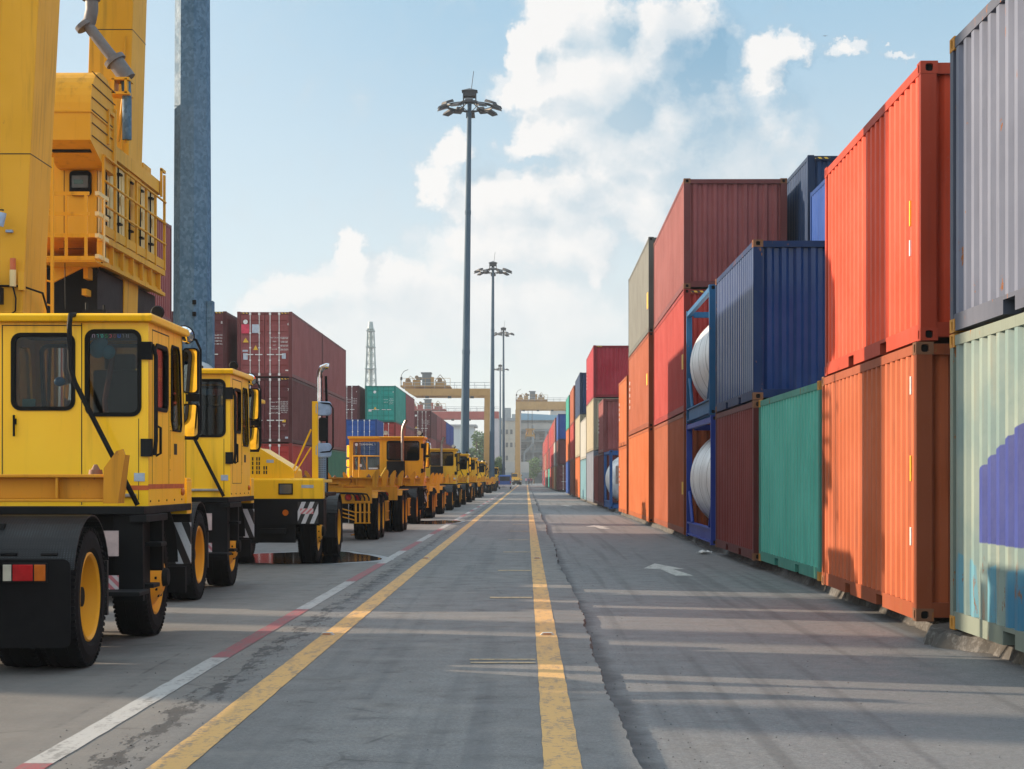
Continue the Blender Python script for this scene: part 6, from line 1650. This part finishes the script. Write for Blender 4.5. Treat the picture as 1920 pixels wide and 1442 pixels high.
# cloud density group: sum of soft ellipses broken up by noise, in azimuth/elevation
def A(px): return math.atan((px-987)/FP)
def E(py, px=987): return math.atan((898-py)/FP*math.cos(A(px)))
EL = [  # px, py, rx, ry (photo pixels), weight
 (1080, 25, 110, 75, 1.), (985, 90, 46, 50, .95), (1010, 165, 75, 56, .95), (1120, 140, 130, 110, 1.), (1260, 90, 120, 110, .95), (1060, 250, 95, 60, .9), (1170, 290, 120, 85, .9), (1290, 210, 120, 100, .85),
 (1215, 390, 78, 74, .9), (1000, 275, 80, 26, .65), (1120, 360, 90, 60, .8),
 (1440, 105, 46, 52, .78), (1490, 90, 50, 34, .62), (1428, 172, 44, 40, .56), (1588, 92, 52, 20, .58), (1680, 100, 36, 11, .5), (1400, 300, 170, 110, .5),
 (850, 290, 46, 40, .85), (812, 345, 48, 42, .75), (910, 370, 110, 62, .75), (1010, 370, 100, 60, .75), (950, 460, 180, 70, .66), (1090, 450, 100, 80, .7),
 (648, 470, 36, 42, .85), (690, 520, 100, 56, .75), (560, 535, 90, 42, .7), (480, 565, 60, 34, .62), (800, 550, 230, 80, .64), (1125, 495, 30, 50, .66), (1000, 600, 280, 90, .55), (650, 620, 280, 70, .56), (1350, 330, 260, 180, .42)]
SH = [(1290, 100, 100, 120, 1.), (1200, 60, 70, 60, .5), (1240, 250, 130, 70, .7), (1180, 330, 60, 30, .5), (960, 320, 130, 36, .9), (1080, 350, 80, 40, .8), (1180, 470, 70, 50, .4), (1400, 300, 170, 110, .6), (1080, 100, 40, 40, .25), (730, 600, 250, 40, .3)]
grp = bpy.data.node_groups.new('cloud_density', 'ShaderNodeTree')
grp.interface.new_socket(name='P', in_out='INPUT', socket_type='NodeSocketVector'); grp.interface.new_socket(name='D', in_out='OUTPUT', socket_type='NodeSocketFloat')
h = G(grp); gi = grp.nodes.new('NodeGroupInput'); go = grp.nodes.new('NodeGroupOutput'); P0 = gi.outputs[0]
wn = h.n('ShaderNodeTexNoise'); h._set(wn.inputs['Vector'], P0); wn.inputs['Scale'].default_value = 34; wn.inputs['Detail'].default_value = 5; wn.inputs['Roughness'].default_value = .68
warp = h.vm('MULTIPLY', h.vm('SUBTRACT', wn.outputs[1], (.5, .5, .5)), (.038, .034, 0))
PW = h.vm('ADD', P0, warp); acc = None
for (px, py, rx, ry, wt) in EL:
    v = h.vm('MULTIPLY', h.vm('SUBTRACT', PW, (A(px), E(py, px), 0)), (FP/rx, FP/ry, 0))
    ln = h.vm('LENGTH', v)
    e_ = h.ramp(ln, .25, 1.4, wt, 0.)
    acc = e_ if acc is None else h.m('MAXIMUM', h.m('MAXIMUM', acc, e_), h.m('MULTIPLY', h.m('ADD', acc, e_), .62))
n1 = h.noise(P0, 14, 6, .60)
def vor(sc):
    nd = h.n('ShaderNodeTexVoronoi', feature='F1'); nd.inputs['Scale'].default_value = sc; h._set(nd.inputs['Vector'], PW); return nd.outputs[0]
v1 = h.m('SUBTRACT', .5, vor(38)); v2 = h.m('SUBTRACT', .5, vor(95))
dd = h.m('ADD', h.m('ADD', acc, h.m('MULTIPLY', h.m('SUBTRACT', n1, .5), .48)), h.m('ADD', h.m('MULTIPLY', v1, .26), h.m('MULTIPLY', v2, .14)))
grp.links.new(dd, go.inputs[0])
gs = bpy.data.node_groups.new('cloud_shade', 'ShaderNodeTree')
gs.interface.new_socket(name='P', in_out='INPUT', socket_type='NodeSocketVector'); gs.interface.new_socket(name='S', in_out='OUTPUT', socket_type='NodeSocketFloat')
h = G(gs); gi = gs.nodes.new('NodeGroupInput'); go = gs.nodes.new('NodeGroupOutput')
wn = h.n('ShaderNodeTexNoise'); h._set(wn.inputs['Vector'], gi.outputs[0]); wn.inputs['Scale'].default_value = 30; wn.inputs['Detail'].default_value = 4
PW = h.vm('ADD', gi.outputs[0], h.vm('MULTIPLY', h.vm('SUBTRACT', wn.outputs[1], (.5, .5, .5)), (.05, .045, 0))); acc = None
for (px, py, rx, ry, wt) in SH:
    e_ = h.ramp(h.vm('LENGTH', h.vm('MULTIPLY', h.vm('SUBTRACT', PW, (A(px), E(py, px), 0)), (FP/rx, FP/ry, 0))), .3, 1.35, wt, 0.)
    acc = e_ if acc is None else h.m('MAXIMUM', acc, e_)
gs.links.new(acc, go.inputs[0])
def shd(vec):
    nd = g.n('ShaderNodeGroup'); nd.node_tree = gs; g._set(nd.inputs[0], vec); return nd.outputs[0]
def dens(vec):
    nd = g.n('ShaderNodeGroup'); nd.node_tree = grp; g._set(nd.inputs[0], vec); return nd.outputs[0]
D0 = dens(cp.outputs[0]); D1 = dens(g.vm('ADD', cp.outputs[0], (-.013, .011, 0)))
alpha = g.m('MAXIMUM', g.ramp(D0, .28, .48), g.m('MULTIPLY', g.ramp(D0, -.06, .42), .75))
lit = g.m('ADD', .62, g.m('MULTIPLY', g.m('SUBTRACT', D0, D1), 1.0), clamp=True)
lit = g.m('MULTIPLY', g.m('SUBTRACT', lit, g.m('MULTIPLY', shd(cp.outputs[0]), .46)), g.ramp(D0, .12, .42, .35, 1.))
def disp(r, gg, b):   # photo 8-bit colour -> world radiance
    f = lambda c: ((c/255+.055)/1.055)**2.4
    return tuple(f(c)*K for c in (r, gg, b))
# clear sky: Nishita mixed toward the paler, hazier sky of the photograph
hz = g.ramp(el, .04, .30, 0., 1., True)
clear = g.mix(hz, disp(219, 228, 232), disp(152, 193, 219))
left = g.ramp(az, -.24, .0, 1., 0.)
clear = g.mix(g.m('MULTIPLY', left, .6), clear, disp(208, 226, 237))
clear = g.mix(SKYMIX, clear, sky.outputs[0])
# unseen sky behind and overhead brightened, with cloud added, to light the shaded faces
away = g.m('MULTIPLY', g.m('MAXIMUM', g.ramp(d[1], .80, -.1, 0., 1.), g.ramp(el, .34, .9, 0., 1.)), 1.)
gain = g.m('ADD', 1., g.m('MULTIPLY', away, BACKGAIN))
gc = g.n('ShaderNodeCombineXYZ')
for i, k_ in enumerate((1.0, .97, .93)): g._set(gc.inputs[i], g.m('POWER', k_, away)); 
amb = g.m('MULTIPLY', g.ramp(g.noise(g.map(cp.outputs[0], (1, 1.8, 1)), 4.2, 3, .6), .42, .62), g.m('MINIMUM', g.m('MULTIPLY', away, 4.), 1.))
clear = g.mix(g.m('MULTIPLY', amb, .8), clear, disp(245, 243, 240))
clear = g.vm('MULTIPLY', clear, g.vm('SCALE', gc.outputs[0], None)) if False else g.vm('MULTIPLY', clear, gc.outputs[0])
sc_ = g.n('ShaderNodeVectorMath', operation='SCALE'); g._set(sc_.inputs[0], clear); g._set(sc_.inputs[3], gain); clear = sc_.outputs[0]
clear = g.mix(g.ramp(el, -.01, .0, 1., 0.), clear, (.25*K*.5, .25*K*.5, .25*K*.5))
mask = g.m('MULTIPLY', g.m('MULTIPLY', g.ramp(g.m('ABSOLUTE', az), .29, .36, 1., 0.), g.ramp(el, .27, .33, 1., 0.)), g.ramp(el, .0, .004))
shade = g.mix(g.ramp(el, .03, .24), disp(216, 224, 230), disp(176, 203, 220))
shade = g.mix(g.m('MULTIPLY', g.ramp(az, .03, .09), g.ramp(el, .15, .24)), shade, disp(134, 178, 207))
cloud = g.mix(g.ramp(lit, .10, .80, 0., 1., False), shade, disp(250, 248, 246))
cloud = g.mix(g.ramp(el, .16, .03, 0., .5), cloud, disp(226, 231, 234))
fin = g.mix(g.m('MULTIPLY', g.m('MULTIPLY', alpha, g.ramp(el, .02, .12, .4, .95)), mask), clear, cloud)
bg2 = g.n('ShaderNodeBackground'); mxs = g.n('ShaderNodeMixShader')
nt.links.new(g.m('GREATER_THAN', mask, .0001), mxs.inputs[0])
nt.links.new(clear, bg.inputs[0]); bg.inputs[1].default_value = SKY_S
nt.links.new(fin, bg2.inputs[0]); bg2.inputs[1].default_value = SKY_S
nt.links.new(bg.outputs[0], mxs.inputs[1]); nt.links.new(bg2.outputs[0], mxs.inputs[2])
nt.links.new(mxs.outputs[0], [n for n in nt.nodes if n.type == 'OUTPUT_WORLD'][0].inputs[0])
w.cycles.sampling_method = 'MANUAL'; w.cycles.sample_map_resolution = 256
sl = bpy.data.lights.new('sun', 'SUN'); sl.energy = SUN_E; sl.angle = R(.55); sl.color = (1.0, .79, .57)
so = bpy.data.objects.new('sun', sl); COL.objects.link(so); so.rotation_euler = sun_dir.to_track_quat('Z', 'Y').to_euler()
cam = bpy.data.cameras.new('camera'); co = bpy.data.objects.new('camera', cam); COL.objects.link(co); scene.camera = co
co.location = (0, 0, EYE); co.rotation_euler = (R(90), 0, 0)
cam.sensor_width = 36; cam.lens = FP*36/1920; cam.shift_x = -27/1920; cam.shift_y = (898-721)/1920
cam.clip_start = .1; cam.clip_end = 9000
if HAZE:
    m = bpy.data.materials.new('haze_air'); m.use_nodes = True; hn = m.node_tree; hn.nodes.clear()
    pv = hn.nodes.new('ShaderNodeVolumePrincipled'); out = hn.nodes.new('ShaderNodeOutputMaterial'); hn.links.new(pv.outputs[0], out.inputs[1])
    pv.inputs['Color'].default_value = (.86, .93, 1, 1); pv.inputs['Density'].default_value = HAZE; pv.inputs['Anisotropy'].default_value = .2
    o = MB().box(-4100, 4100, -700, 6100, -1.2, 50.5).build('haze', [m]); o['kind'] = 'stuff'
scene.view_settings.view_transform = 'Standard'; scene.view_settings.look = 'None'; scene.view_settings.exposure = EXPO; scene.view_settings.gamma = 1
scene.cycles.max_bounces = 6; scene.cycles.volume_bounces = 0; scene.cycles.transparent_max_bounces = 12; scene.cycles.sample_clamp_indirect = 6
scene.cycles.use_denoising = True
